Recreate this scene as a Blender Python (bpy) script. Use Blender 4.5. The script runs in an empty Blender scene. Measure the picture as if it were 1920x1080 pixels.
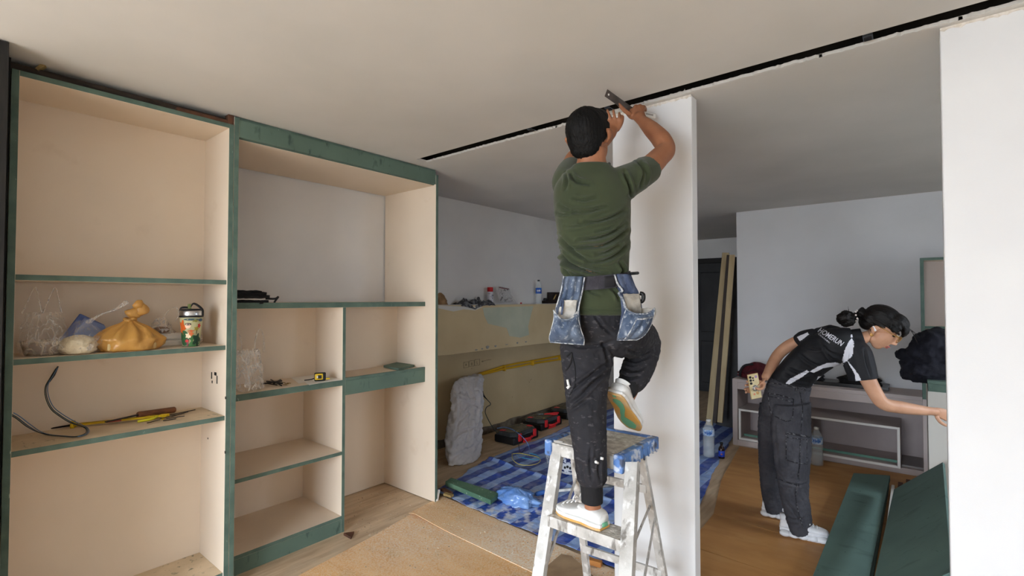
import bpy, bmesh, math, random
import numpy as np
from mathutils import Vector, Matrix
from mathutils.bvhtree import BVHTree
random.seed(7); rng = np.random.default_rng(7)
SC = bpy.context.scene
COL = SC.collection

# ------------------------------------------------------------------ camera, sky, exposure
F, CX, CY, EYE = 920.0, 960.0, 540.0, 1.55
YAW, PIT = math.radians(39.4), math.radians(1.3)
cam = bpy.data.cameras.new('camera'); cam.sensor_width = 36.0; cam.lens = F / 1920 * 36.0
cam.clip_start = 0.05
camo = bpy.data.objects.new('camera', cam); COL.objects.link(camo)
camo.location = (0, 0, EYE); camo.rotation_euler = (math.radians(90) + PIT, 0, YAW)
SC.camera = camo
world = bpy.data.worlds.new('overcast_sky'); SC.world = world; world.use_nodes = True
bg = world.node_tree.nodes['Background']; bg.inputs[0].default_value = (0.93, 0.965, 1.0, 1); bg.inputs[1].default_value = 20.0
# standard overcast sky: three times brighter overhead than at the horizon
_n = world.node_tree.nodes; _l = world.node_tree.links
_tc = _n.new('ShaderNodeTexCoord'); _sx = _n.new('ShaderNodeSeparateXYZ'); _l.new(_tc.outputs['Generated'], _sx.inputs[0])
_mr = _n.new('ShaderNodeMapRange'); _mr.inputs['From Min'].default_value = 0.0; _mr.inputs['From Max'].default_value = 1.0; _mr.inputs['To Min'].default_value = 1 / 3; _mr.inputs['To Max'].default_value = 1.0
_l.new(_sx.outputs[2], _mr.inputs['Value'])
_mx = _n.new('ShaderNodeMix'); _mx.data_type = 'RGBA'; _mx.inputs[6].default_value = (0, 0, 0, 1); _mx.inputs[7].default_value = (0.85, 0.95, 1.07, 1)
_l.new(_mr.outputs[0], _mx.inputs[0]); _l.new(_mx.outputs[2], bg.inputs[0])
por = bpy.data.lights.new('balcony_opening_portal', 'AREA'); por.shape = 'RECTANGLE'; por.size = 3.0; por.size_y = 2.48
por.cycles.is_portal = True
poro = bpy.data.objects.new('balcony_opening_portal', por); COL.objects.link(poro)
poro.location = (-1.0, -3.4, 1.24); poro.rotation_euler = (math.radians(90), 0, 0)
por2 = bpy.data.lights.new('added_window_portal', 'AREA'); por2.shape = 'RECTANGLE'; por2.size = 1.1; por2.size_y = 0.75; por2.cycles.is_portal = True  # portal for the added, unseen window in the right wall
por2o = bpy.data.objects.new('added_window_portal', por2); COL.objects.link(por2o); por2o.location = (2.07, 3.95, 1.675); por2o.rotation_euler = (math.radians(90), 0, math.radians(90))
vs = SC.view_settings; vs.view_transform = 'Standard'; vs.look = 'None'; vs.gamma = 1.0; vs.use_curve_mapping = False
vs.exposure = 1.0
SC.cycles.max_bounces = 12; SC.cycles.diffuse_bounces = 8; SC.cycles.transparent_max_bounces = 16
SC.cycles.use_denoising = True

FWD = np.array([-math.sin(YAW) * math.cos(PIT), math.cos(YAW) * math.cos(PIT), math.sin(PIT)])
RGT = np.array([math.cos(YAW), math.sin(YAW), 0.0]); UPV = np.cross(RGT, FWD); EYEP = np.array([0, 0, EYE])
def P(px, py, x=None, y=None, z=None, d=None):
    """survey helper: the point of the room seen at a photo pixel on a known plane or at a known depth"""
    r = FWD + RGT * (px - CX) / F + UPV * (CY - py) / F
    if x is not None: t = x / r[0]
    elif y is not None: t = y / r[1]
    elif z is not None: t = (z - EYE) / r[2]
    else: t = d
    return Vector(EYEP + r * t)
def proj(V):
    v = V - EYEP; d = v @ FWD
    return np.stack([CX + F * (v @ RGT) / d, CY - F * (v @ UPV) / d], 1)

# ------------------------------------------------------------------ materials
def lin(c):
    o = []
    for k in c[:3]:
        k = k / 255.0
        o.append(k / 12.92 if k <= 0.04045 else ((k + 0.055) / 1.055) ** 2.4)
    return (*o, 1.0)
MATS = {}
def mat(name, col, rough=0.6, col2=None, nscale=6.0, nmix=(0.4, 0.6), bump=0.0, bscale=60.0, metal=0.0, trans=0.0, alpha=1.0,
        stretch=(1, 1, 1), specks=None, spec=0.4, ior=1.45, detail=4.0, sheen=0.0, patches=None, backlit=0.0):
    """procedural principled material; specks = [(colour, scale, low, high, strength, stretch)]"""
    if name in MATS: return MATS[name]
    m = bpy.data.materials.new(name); m.use_nodes = True; nt = m.node_tree; N = nt.nodes; L = nt.links
    b = N['Principled BSDF']
    b.inputs['Roughness'].default_value = rough; b.inputs['Metallic'].default_value = metal
    b.inputs['Transmission Weight'].default_value = trans; b.inputs['Alpha'].default_value = alpha
    b.inputs['Specular IOR Level'].default_value = spec; b.inputs['IOR'].default_value = ior
    b.inputs['Sheen Weight'].default_value = sheen
    tc = N.new('ShaderNodeTexCoord'); mp = N.new('ShaderNodeMapping'); L.new(tc.outputs['Object'], mp.inputs[0])
    mp.inputs['Scale'].default_value = stretch
    cur = None
    def noise(scale, vec, det=4.0):
        n = N.new('ShaderNodeTexNoise'); n.inputs['Scale'].default_value = scale; n.inputs['Detail'].default_value = det
        L.new(vec, n.inputs['Vector']); return n.outputs['Fac']
    def ramp(fac, a, c):
        r = N.new('ShaderNodeMapRange'); r.inputs['From Min'].default_value = a; r.inputs['From Max'].default_value = c
        L.new(fac, r.inputs['Value']); return r.outputs[0]
    def mix(fac, A, B):
        x = N.new('ShaderNodeMix'); x.data_type = 'RGBA'; L.new(fac, x.inputs[0])
        for s, q in ((6, A), (7, B)):
            if isinstance(q, tuple): x.inputs[s].default_value = q
            else: L.new(q, x.inputs[s])
        return x.outputs[2]
    cur = lin(col)
    if col2 is not None:
        cur = mix(ramp(noise(nscale, mp.outputs[0], detail), *nmix), cur, lin(col2))
    for s in (specks or []):
        c, sc_, lo, hi, st = s[:5]
        vec = mp.outputs[0]
        if len(s) > 5:
            m2 = N.new('ShaderNodeMapping'); L.new(tc.outputs['Object'], m2.inputs[0]); m2.inputs['Scale'].default_value = s[5]; vec = m2.outputs[0]
            if len(s) > 6: m2.inputs['Location'].default_value = s[6]
        fac = ramp(noise(sc_, vec, 5.0), lo, hi)
        if len(s) > 7:      # limited to a ball-shaped region (spill, stain): centre, radius
            dn = N.new('ShaderNodeVectorMath'); dn.operation = 'DISTANCE'; dn.inputs[1].default_value = s[7][0]
            L.new(tc.outputs['Object'], dn.inputs[0])
            rr = N.new('ShaderNodeMapRange'); rr.inputs['From Min'].default_value = s[7][1]; rr.inputs['From Max'].default_value = s[7][1] * 0.35
            L.new(dn.outputs['Value'], rr.inputs['Value'])
            mu0 = N.new('ShaderNodeMath'); mu0.operation = 'MULTIPLY'; L.new(fac, mu0.inputs[0]); L.new(rr.outputs[0], mu0.inputs[1]); fac = mu0.outputs[0]
        mu = N.new('ShaderNodeMath'); mu.operation = 'MULTIPLY'; mu.inputs[1].default_value = st; L.new(fac, mu.inputs[0])
        cur = mix(mu.outputs[0], cur, lin(c))
    if isinstance(cur, tuple): b.inputs['Base Color'].default_value = cur
    else: L.new(cur, b.inputs['Base Color'])
    if bump:
        bn = N.new('ShaderNodeBump'); bn.inputs['Strength'].default_value = bump; bn.inputs['Distance'].default_value = 0.01
        L.new(noise(bscale, mp.outputs[0]), bn.inputs['Height']); L.new(bn.outputs[0], b.inputs['Normal'])
    MATS[name] = m
    return m

# ------------------------------------------------------------------ mesh building
WL = {}
def wl(o): return WL.get(o.name, Vector((0, 0, 0))) if o is not None else Vector((0, 0, 0))
def thing(name, label, cat, loc=(0, 0, 0), group=None, kind=None):
    o = bpy.data.objects.new(name, None); COL.objects.link(o); o.empty_display_size = 0.05
    o.location = loc; WL[o.name] = Vector(loc)
    tag(o, label, cat, group, kind); return o
def tag(o, label=None, cat=None, group=None, kind=None):
    if label: o['label'] = label
    if cat: o['category'] = cat
    if group: o['group'] = group
    if kind: o['kind'] = kind
    return o
def catmull(pts, n=6):
    pts = [Vector(p) for p in pts]
    if len(pts) < 3: return pts
    ext = [pts[0] * 2 - pts[1]] + pts + [pts[-1] * 2 - pts[-2]]
    out = []
    for i in range(1, len(ext) - 2):
        a, b, c, d = ext[i - 1], ext[i], ext[i + 1], ext[i + 2]
        for k in range(n):
            t = k / n
            out.append(0.5 * ((2 * b) + (c - a) * t + (2 * a - 5 * b + 4 * c - d) * t * t + (3 * b - a - 3 * c + d) * t ** 3))
    out.append(pts[-1]); return out
def frame(d, up=(0, 0, 1)):
    d = Vector(d).normalized(); up = Vector(up)
    if abs(d.dot(up.normalized())) > 0.98: up = Vector((0, 1, 0)) if abs(d.y) < 0.9 else Vector((1, 0, 0))
    s = d.cross(up).normalized(); u = s.cross(d).normalized(); return d, s, u
class MB:
    def __init__(self): self.v = []; self.f = []; self.m = []; self.s = []
    def add(self, vs_, fs, mi=0, smooth=False):
        o = len(self.v); self.v += [tuple(x) for x in vs_]
        for f in fs:
            self.f.append(tuple(i + o for i in f)); self.m.append(mi); self.s.append(smooth)
        return self
    def box(self, lo, hi, mi=0, edge=None):
        """edge = material index for the four thin edges of a sheet board"""
        x0, y0, z0 = [min(a, b) for a, b in zip(lo, hi)]; x1, y1, z1 = [max(a, b) for a, b in zip(lo, hi)]
        V = [(x0, y0, z0), (x1, y0, z0), (x1, y1, z0), (x0, y1, z0), (x0, y0, z1), (x1, y0, z1), (x1, y1, z1), (x0, y1, z1)]
        Fs = [(0, 3, 2, 1), (4, 5, 6, 7), (0, 1, 5, 4), (2, 3, 7, 6), (1, 2, 6, 5), (0, 4, 7, 3)]
        o = len(self.f); self.add(V, Fs, mi)
        if edge is not None:
            dims = (x1 - x0, y1 - y0, z1 - z0); ax = dims.index(min(dims))
            for k, a in enumerate((2, 2, 1, 1, 0, 0)):
                if a != ax: self.m[o + k] = edge
        return self
    def bar(self, p, q, w, h, up=(0, 0, 1), mi=0, edge=None):
        p, q = Vector(p), Vector(q); d, s, u = frame(q - p, up); s = s * w / 2; u = u * h / 2
        V = [p - s - u, p + s - u, p + s + u, p - s + u, q - s - u, q + s - u, q + s + u, q - s + u]
        return self.add(V, [(0, 3, 2, 1)[::-1], (4, 5, 6, 7)[::-1], (0, 1, 5, 4)[::-1], (1, 2, 6, 5)[::-1], (2, 3, 7, 6)[::-1], (3, 0, 4, 7)[::-1]], mi)
    def loft(self, rings, mi=0, smooth=True, cap=True, closed=True):
        n = len(rings[0]); V = [p for r in rings for p in r]; Fs = []
        for i in range(len(rings) - 1):
            for k in range(n if closed else n - 1):
                k2 = (k + 1) % n
                Fs.append((i * n + k, i * n + k2, (i + 1) * n + k2, (i + 1) * n + k))
        if cap: Fs.append(tuple(range(n))[::-1]); Fs.append(tuple(range((len(rings) - 1) * n, len(rings) * n)))
        return self.add(V, Fs, mi, smooth)
    def tube(self, pts, r, seg=8, mi=0, spline=0, flat=1.0, up=(0, 0, 1), cap=True, round_ends=False):
        R = r if isinstance(r, (list, tuple)) else [r] * len(pts)
        if spline:
            n0 = len(pts); pp = catmull(pts, spline)
            R = [R[min(int(i / spline), n0 - 1)] * (1 - (i / spline) % 1) + R[min(int(i / spline) + 1, n0 - 1)] * ((i / spline) % 1) for i in range(len(pp))]
            pts = pp
        pts = [Vector(p) for p in pts]; rings = []; ps = None
        if round_ends and len(pts) > 1:
            a, b = (pts[0] - pts[1]).normalized(), (pts[-1] - pts[-2]).normalized()
            pts = [pts[0] + a * R[0] * 0.92, pts[0] + a * R[0] * 0.65] + pts + [pts[-1] + b * R[-1] * 0.65, pts[-1] + b * R[-1] * 0.92]
            R = [R[0] * 0.35, R[0] * 0.75] + list(R) + [R[-1] * 0.75, R[-1] * 0.35]
        for i, p in enumerate(pts):
            d = (pts[min(i + 1, len(pts) - 1)] - pts[max(i - 1, 0)])
            if d.length < 1e-9: d = Vector((0, 0, 1))
            d.normalize()
            if ps is None: _, s, u = frame(d, up)
            else:
                s = ps - d * ps.dot(d); s = s.normalized() if s.length > 1e-6 else frame(d, up)[1]; u = s.cross(d)
            ps = s
            rings.append([p + s * math.cos(2 * math.pi * k / seg) * R[i] + u * math.sin(2 * math.pi * k / seg) * R[i] * flat for k in range(seg)])
        return self.loft(rings, mi, True, cap)
    def body(self, secs, seg=20, spline=5, mi=0, power=2.0, cap=True):
        """secs: (centre, side half-vector, front half-vector); a limb or trunk through elliptic sections"""
        C = catmull([s[0] for s in secs], spline); A = catmull([s[1] for s in secs], spline); B = catmull([s[2] for s in secs], spline)
        rings = []
        for c, a, b in zip(C, A, B):
            r = []
            for k in range(seg):
                t = 2 * math.pi * k / seg; ct, st = math.cos(t), math.sin(t)
                if power != 2.0:
                    ct = math.copysign(abs(ct) ** (2 / power), ct); st = math.copysign(abs(st) ** (2 / power), st)
                r.append(c + a * ct + b * st)
            rings.append(r)
        return self.loft(rings, mi, True, cap)
    def lathe(self, c, prof, seg=24, mi=0, axis=(0, 0, 1), smooth=True, cap=True, up=(0, 1, 0)):
        c = Vector(c); d, s, u = frame(axis, up)
        return self.loft([[c + d * z + (s * math.cos(2 * math.pi * k / seg) + u * math.sin(2 * math.pi * k / seg)) * r for k in range(seg)] for r, z in prof], mi, smooth, cap)
    def ball(self, c, r, R=None, seg=16, rows=10, mi=0):
        c = Vector(c); r = Vector(r if isinstance(r, (tuple, list, Vector)) else (r, r, r)); rings = []
        for i in range(rows + 1):
            ph = -math.pi / 2 + math.pi * (0.02 + 0.96 * i / rows)
            ring = []
            for k in range(seg):
                t = 2 * math.pi * k / seg
                p = Vector((r.x * math.cos(ph) * math.cos(t), r.y * math.cos(ph) * math.sin(t), r.z * math.sin(ph)))
                ring.append(c + (R @ p if R is not None else p))
            rings.append(ring)
        return self.loft(rings, mi, True, True)
    def prism(self, poly, ext, mi=0, mi_side=None):
        poly = [Vector(p) for p in poly]; ext = Vector(ext); n = len(poly)
        o = len(self.f)
        self.add(poly + [p + ext for p in poly], [tuple(range(n)), tuple(range(2 * n - 1, n - 1, -1))] + [(i, i + n, (i + 1) % n + n, (i + 1) % n) for i in range(n)], mi)
        if mi_side is not None:
            for k in range(n): self.m[o + 2 + k] = mi_side
        return self
    def sheet(self, fn, nu, nv, mi=0, thick=0.0, smooth=True):
        """grid surface fn(u, v) -> point; given a thickness it becomes a closed thin solid"""
        G = [[Vector(fn(i / nu, j / nv)) for j in range(nv + 1)] for i in range(nu + 1)]
        if thick:
            def nrm(i, j):
                a = G[min(i + 1, nu)][j] - G[max(i - 1, 0)][j]; b = G[i][min(j + 1, nv)] - G[i][max(j - 1, 0)]
                n = a.cross(b); return n.normalized() if n.length > 1e-12 else Vector((0, 0, 1))
            V = [G[i][j] for i in range(nu + 1) for j in range(nv + 1)] + [G[i][j] - nrm(i, j) * thick for i in range(nu + 1) for j in range(nv + 1)]
            o = (nu + 1) * (nv + 1); I = lambda i, j: i * (nv + 1) + j
            Fs = [(I(i, j), I(i + 1, j), I(i + 1, j + 1), I(i, j + 1)) for i in range(nu) for j in range(nv)]
            Fs += [tuple(o + k for k in f[::-1]) for f in Fs]
            rim = [I(i, 0) for i in range(nu)] + [I(nu, j) for j in range(nv)] + [I(i, nv) for i in range(nu, 0, -1)] + [I(0, j) for j in range(nv, 0, -1)]
            Fs += [(rim[k], o + rim[k], o + rim[(k + 1) % len(rim)], rim[(k + 1) % len(rim)]) for k in range(len(rim))]
        else:
            V = [G[i][j] for i in range(nu + 1) for j in range(nv + 1)]; I = lambda i, j: i * (nv + 1) + j
            Fs = [(I(i, j), I(i + 1, j), I(i + 1, j + 1), I(i, j + 1)) for i in range(nu) for j in range(nv)]
        return self.add(V, Fs, mi, smooth)
    def build(self, name, mats, parent=None, bevel=0.0, sub=0, solid=0.0, label=None, cat=None, group=None, kind=None, fix=True, seg=1):
        if not isinstance(mats, (list, tuple)): mats = [mats]
        V = np.array([tuple(v) for v in self.v], dtype=float)
        if parent is None: o0 = Vector(((V[:, 0].min() + V[:, 0].max()) / 2, (V[:, 1].min() + V[:, 1].max()) / 2, V[:, 2].min()))
        else: o0 = wl(parent)
        V = V - np.array(o0)
        me = bpy.data.meshes.new(name); me.from_pydata(V.tolist(), [], self.f)
        for m_ in mats: me.materials.append(m_)
        me.polygons.foreach_set('material_index', self.m); me.polygons.foreach_set('use_smooth', self.s)
        if fix:
            bm = bmesh.new(); bm.from_mesh(me); bmesh.ops.recalc_face_normals(bm, faces=bm.faces); bm.to_mesh(me); bm.free()
        me.update()
        o = bpy.data.objects.new(name, me); COL.objects.link(o)
        if parent is None: o.location = o0; WL[o.name] = o0
        else: o.parent = parent; WL[o.name] = o0
        if bevel:
            md = o.modifiers.new('bevel', 'BEVEL'); md.width = bevel; md.segments = seg; md.limit_method = 'ANGLE'; md.angle_limit = math.radians(40)
        if solid:
            md = o.modifiers.new('solid', 'SOLIDIFY'); md.thickness = solid
        if sub:
            md = o.modifiers.new('sub', 'SUBSURF'); md.levels = sub; md.render_levels = sub
        tag(o, label, cat, group, kind); return o
def box(name, lo, hi, m_, parent=None, bevel=0.001, edge=False, **k):
    return MB().box(lo, hi, 0, 1 if edge else None).build(name, m_, parent, bevel, **k)
def fbm(x, y, z=0.0, s=1.0):
    from mathutils import noise as nz
    return nz.fractal(Vector((x * s, y * s, z * s)), 1.0, 2.0, 4)
def remesh(mb, voxel, smooth=3):
    """union of overlapping closed shapes as one continuous skin -> numpy verts, faces"""
    me = bpy.data.meshes.new('tmp'); me.from_pydata([tuple(v) for v in mb.v], [], mb.f); me.update()
    bm = bmesh.new(); bm.from_mesh(me); bmesh.ops.recalc_face_normals(bm, faces=bm.faces); bm.to_mesh(me); bm.free()
    o = bpy.data.objects.new('tmp', me); COL.objects.link(o)
    r = o.modifiers.new('r', 'REMESH'); r.mode = 'VOXEL'; r.voxel_size = voxel
    if smooth:
        s = o.modifiers.new('s', 'SMOOTH'); s.factor = 0.5; s.iterations = smooth
    dg = bpy.context.evaluated_depsgraph_get(); dg.update()
    ev = o.evaluated_get(dg); m2 = ev.to_mesh()
    V = np.zeros(len(m2.vertices) * 3); m2.vertices.foreach_get('co', V); V = V.reshape(-1, 3)
    N = np.zeros(len(m2.vertices) * 3); m2.vertices.foreach_get('normal', N); N = N.reshape(-1, 3)
    Fs = [tuple(p.vertices) for p in m2.polygons]
    ev.to_mesh_clear(); bpy.data.objects.remove(o); bpy.data.meshes.remove(me)
    return V, N, Fs
def skin(name, V, Fs, mats, parent, mi=None, **k):
    b = MB(); b.v = [tuple(v) for v in V]; b.f = Fs; b.m = [0] * len(Fs) if mi is None else list(mi); b.s = [True] * len(Fs)
    return b.build(name, mats, parent, fix=False, **k)
# ------------------------------------------------------------------ people: shared helpers
FW3, RG3, UP3 = Vector(FWD), Vector(RGT), Vector(UPV)
def sec(px, py, d, hw, depth, side=None, front=None):
    """section of a limb: centre from survey, half width in photo pixels, half depth in metres"""
    c = P(px, py, d=d); s = (side or RG3).normalized() * (hw * d / F); f = (front or FW3).normalized() * depth
    return (c, s, f)
def limb(mb, pts, seg=18, spline=5, flat=1.0):
    """round limb through (px, py, depth, radius in metres)"""
    return mb.tube([P(a, b, d=d) for a, b, d, r in pts], [q[3] for q in pts], seg, 0, spline, flat, round_ends=True)
def normals(V, Fs):
    Fa = np.array([f for f in Fs if len(f) == 4]); n = np.cross(V[Fa[:, 2]] - V[Fa[:, 0]], V[Fa[:, 3]] - V[Fa[:, 1]])
    N = np.zeros_like(V)
    for k in range(4): np.add.at(N, Fa[:, k], n)
    return N / (np.linalg.norm(N, axis=1, keepdims=True) + 1e-12)
def creases(V, N, lines, facing=True):
    """press cloth folds into a surface along surveyed lines: (points, width px, depth m)"""
    px = proj(V); vis = ((V - EYEP) * N).sum(1) < 0
    disp = np.zeros(len(V))
    for pts, w, dep in lines:
        pts = np.array([tuple(p)[:2] for p in catmull([(a, b, 0) for a, b in pts], 5)]); D = np.full(len(V), 1e9); T = np.zeros(len(V))
        for i in range(len(pts) - 1):
            a, b = pts[i], pts[i + 1]; ab = b - a; t = np.clip(((px - a) @ ab) / (ab @ ab + 1e-9), 0, 1)
            dd = np.linalg.norm(px - (a + t[:, None] * ab), axis=1); m = dd < D; D[m] = dd[m]; T[m] = (i + t[m]) / (len(pts) - 1)
        fade = np.sin(np.clip(T, 0.02, 0.98) * math.pi) ** 0.5
        disp += fade * dep * (-1.0 * np.exp(-(D / w) ** 2) + 0.75 * np.exp(-((D - 2.0 * w) / (1.2 * w)) ** 2))
    disp[~vis] *= 0.15
    return V + N * disp[:, None]
def inpoly(px, poly):
    x, y = px[:, 0], px[:, 1]; n = len(poly); c = np.zeros(len(px), bool); j = n - 1
    for i in range(n):
        xi, yi = poly[i]; xj, yj = poly[j]
        c ^= ((yi > y) != (yj > y)) & (x < (xj - xi) * (y - yi) / (yj - yi + 1e-12) + xi); j = i
    return c
def fcent(V, Fs): return np.array([V[list(f)].mean(0) for f in Fs])
def surf(bvh, a, b, off=0.002):
    r = P(a, b, d=1.0) - Vector(EYEP); h_ = bvh.ray_cast(Vector(EYEP), r.normalized())
    return None if h_[0] is None else h_[0] - r.normalized() * off
def seam(bvh, pts, r, name, m_, parent, spline=4, flat=0.6, closed=False):
    pp = catmull([(a, b, 0) for a, b in pts], spline) if spline else [Vector((a, b, 0)) for a, b in pts]
    q = [surf(bvh, p.x, p.y, r * 0.5) for p in pp]; q = [x for x in q if x is not None]
    if len(q) > 1: return MB().tube(q, r, 6).build(name, m_, parent)
def finger(mb, pts, r0, r1):
    n = len(pts); mb.tube(pts, [r0 + (r1 - r0) * i / (n - 1) for i in range(n)], 12, 0, 4, round_ends=True)

# ------------------------------------------------------------------ palette
CEIL_M = mat('ceiling_paint', (208, 205, 200), 0.9, (200, 198, 193), 1.5, (0.35, 0.65), 0.05, 250)
WALL_M = mat('wall_paint', (216, 214, 212), 0.85, (208, 206, 205), 2.0, (0.35, 0.65), 0.06, 220)
PIER_M = mat('partition_paint', (220, 220, 220), 0.75, (214, 214, 215), 2.0, (0.35, 0.65), 0.04, 220, specks=[((150, 148, 145), 70, 0.76, 0.8, 0.5)])
PANELWALL_M = mat('back_wall_paint', (212, 212, 214), 0.8, (204, 204, 206), 1.6, (0.3, 0.7), 0.05, 150)
BARE_M = mat('bare_render', (206, 188, 150), 0.9, (192, 172, 136), 2.2, (0.3, 0.7), 0.1, 60, specks=[((128, 116, 98), 40, 0.68, 0.75, 0.35)])
SKIM_M = mat('skim_patch', (184, 188, 168), 0.9, (172, 178, 160), 5, (0.35, 0.65))
RAW_M = mat('raw_plaster', (122, 112, 98), 0.95, (92, 84, 74), 14, (0.35, 0.65), 0.5, 40)
BEIGE_M = mat('cream_laminate', (220, 205, 186), 0.55, (213, 198, 179), 1.8, (0.3, 0.7), 0.03, 400, specks=[((176, 150, 122), 6, 0.66, 0.8, 0.25), ((70, 66, 58), 55, 0.79, 0.81, 0.7)])
GREEN_M = mat('green_board_core', (92, 112, 101), 0.8, (78, 98, 88), 14, (0.35, 0.65), 0.08, 300, specks=[((178, 196, 184), 30, 0.70, 0.74, 0.6, (3, 3, 0.6))])
GFACE_M = mat('green_board_face', (98, 119, 106), 0.75, (86, 106, 95), 4, (0.3, 0.7), 0.06, 200, specks=[((36, 56, 48), 9, 0.62, 0.72, 0.55, (1, 3, 1)), ((190, 200, 190), 60, 0.75, 0.78, 0.5)])
DARKW_M = mat('dark_timber', (58, 46, 38), 0.75, (36, 30, 26), 9, (0.35, 0.65), 0.2, 40, stretch=(6, 1, 6))
BROWNW_M = mat('brown_timber', (98, 62, 42), 0.7, (66, 42, 30), 12, (0.35, 0.65), 0.2, 40)
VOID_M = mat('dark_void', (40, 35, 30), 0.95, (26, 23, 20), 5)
FLOOR_M = mat('wood_vinyl', (206, 182, 152), 0.6, (174, 150, 122), 3.2, (0.3, 0.7), 0.05, 60, stretch=(9, 1.2, 1), specks=[((198, 184, 160), 5, 0.55, 0.75, 0.5, (1, 1, 1)), ((226, 216, 200), 120, 0.72, 0.78, 0.5, (1, 1, 1))])
CONC_M = mat('concrete', (150, 146, 140), 0.9, (130, 126, 120), 3)
METAL_M = mat('galvanised_metal', (150, 160, 170), 0.35, (110, 118, 126), 20, metal=0.9)

def struct(name, lo, hi, m_, parent=None, bevel=0.0):
    return box(name, lo, hi, m_, parent, bevel, kind=None if parent else 'structure')
H = 2.55
XL, XU, XLED, XLOW = -3.50, -3.56, -3.43, -3.84      # left wall planes: behind the shelves, upper alcove, ledge front, recess
YP0, YP1 = 2.392, 2.465                               # partition faces
YB, YE = 6.0, 8.42                                   # console wall, end wall
# floor, with the balcony beyond the opening behind the photographer
struct('floor', (-4.2, -3.4, -0.2), (2.1, 9.0, 0), FLOOR_M)
struct('balcony_floor', (-6, -4.6, -0.25), (6, -3.4, -0.06), CONC_M)
# ceiling in two plaster sheets with the cut slot between them
c1 = MB().box((-4.2, -3.55, H), (2.1, 2.262, H + 0.015)).build('ceiling', CEIL_M, kind='structure')
SLX = -2.745
back_c = MB().box((-4.2, 2.362, H), (2.1, 9.0, H + 0.015)); back_c.box((-4.2, 2.262, H), (SLX, 2.362, H + 0.015))
# ragged torn board edge along the slot
n = 420; xs = np.linspace(SLX, 2.1, n); jag = np.clip(rng.normal(0.006, 0.004, n), 0, 0.02)
back_c.loft([[(x, 2.375, H + 0.0005), (x, 2.375, H + 0.013), (x, 2.362 - j, H + 0.013), (x, 2.362 - j, H + 0.0005)] for x, j in zip(xs, jag)], smooth=False)
back_c.build('ceiling_back', CEIL_M, kind='structure')
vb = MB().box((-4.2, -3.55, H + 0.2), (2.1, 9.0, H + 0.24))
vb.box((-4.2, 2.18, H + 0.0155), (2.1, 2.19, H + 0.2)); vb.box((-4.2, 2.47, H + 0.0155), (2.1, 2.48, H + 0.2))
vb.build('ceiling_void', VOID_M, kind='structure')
# dark timber grounds lining the slot
struct('trim_1', (SLX, 2.27, H + 0.05), (2.0, 2.36, H + 0.06), mat('slot_timber', (46, 36, 28), 0.85, (30, 24, 20), 6, stretch=(1, 8, 8)))
# walls
struct('wall_left', (-4.2, -3.4, 0), (XL, 2.60, H), WALL_M)
struct('wall_left_upper', (-4.2, 2.60, 1.47), (XU, YE, H), WALL_M)
led = thing('wall_left_ledge', None, None, (XLED, 4.2, 1.02), kind='structure')
lm = MB().box((-4.2, 2.60, 1.02), (XLED, 6.0, 1.492)); lm.build('beam_face', BARE_M, led, bevel=0.004)
MB().box((XU + 0.002, 2.60, 1.492), (XLED + 0.002, 6.0, 1.496)).build('ledge_top', mat('ledge_paint', (206, 204, 198), 0.85), led)
# skim coat patch, a thin coat of filler on the ledge face
pp = [(905, 577), (1000, 574), (996, 588), (990, 612), (992, 628), (975, 633), (955, 630), (950, 615), (915, 607), (908, 592)]
MB().prism([P(a, b, x=XLED + 0.001) for a, b in pp], (0.0015, 0, 0)).build('skim_patch', SKIM_M, led)
pp = [(822, 573), (905, 576), (890, 582), (870, 580), (850, 584), (822, 578)]
MB().prism([P(a, b, x=XLED + 0.001) for a, b in pp], (0.0015, 0, 0)).build('skim_patch', mat('white_filler', (206, 204, 198), 0.85), led)
FILL = mat('grey_filler', (150, 152, 150), 0.9, (130, 132, 130), 30)
for (a, b, w, h_) in [(914, 651, 5, 3.5), (929, 649, 3.5, 2), (904, 654, 2.5, 1.6), (970, 643, 3, 2), (986, 641, 4, 1.3), (893, 656, 4, 1.2), (950, 646, 5, 0.8)]:
    c = P(a, b, x=XLED + 0.001); k = 4.6 / 920
    MB().prism([c + Vector((0, math.cos(t) * w * k * (1 + 0.2 * math.sin(3 * t)), math.sin(t) * h_ * k)) for t in np.linspace(0, 2 * math.pi, 14)[:-1]], (0.002, 0, 0)).build('filler_dab', FILL, led)
low = struct('wall_left_recess', (-4.2, 2.60, 0), (XLOW, 6.0, 1.02), BARE_M)
MB().box((XLOW, 2.60, 0), (XLOW + 0.004, 3.32, 0.42)).build('raw_patch', RAW_M, low)
bs = MB(); yy = np.linspace(2.62, 6.0, 70)
bs.loft([[(XLOW - 0.002, y, 0), (XLOW + 0.014, y, 0), (XLOW + 0.012, y, 0.075 + 0.02 * fbm(y * 5, 1.3)), (XLOW - 0.002, y, 0.085 + 0.02 * fbm(y * 5, 1.3))] for y in yy], smooth=False)
bs.build('baseboard_left', RAW_M, kind='structure')
struct('trim_2', (-3.92, 6.0, 0), (-3.70, 6.09, 1.02), BROWNW_M)
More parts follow.
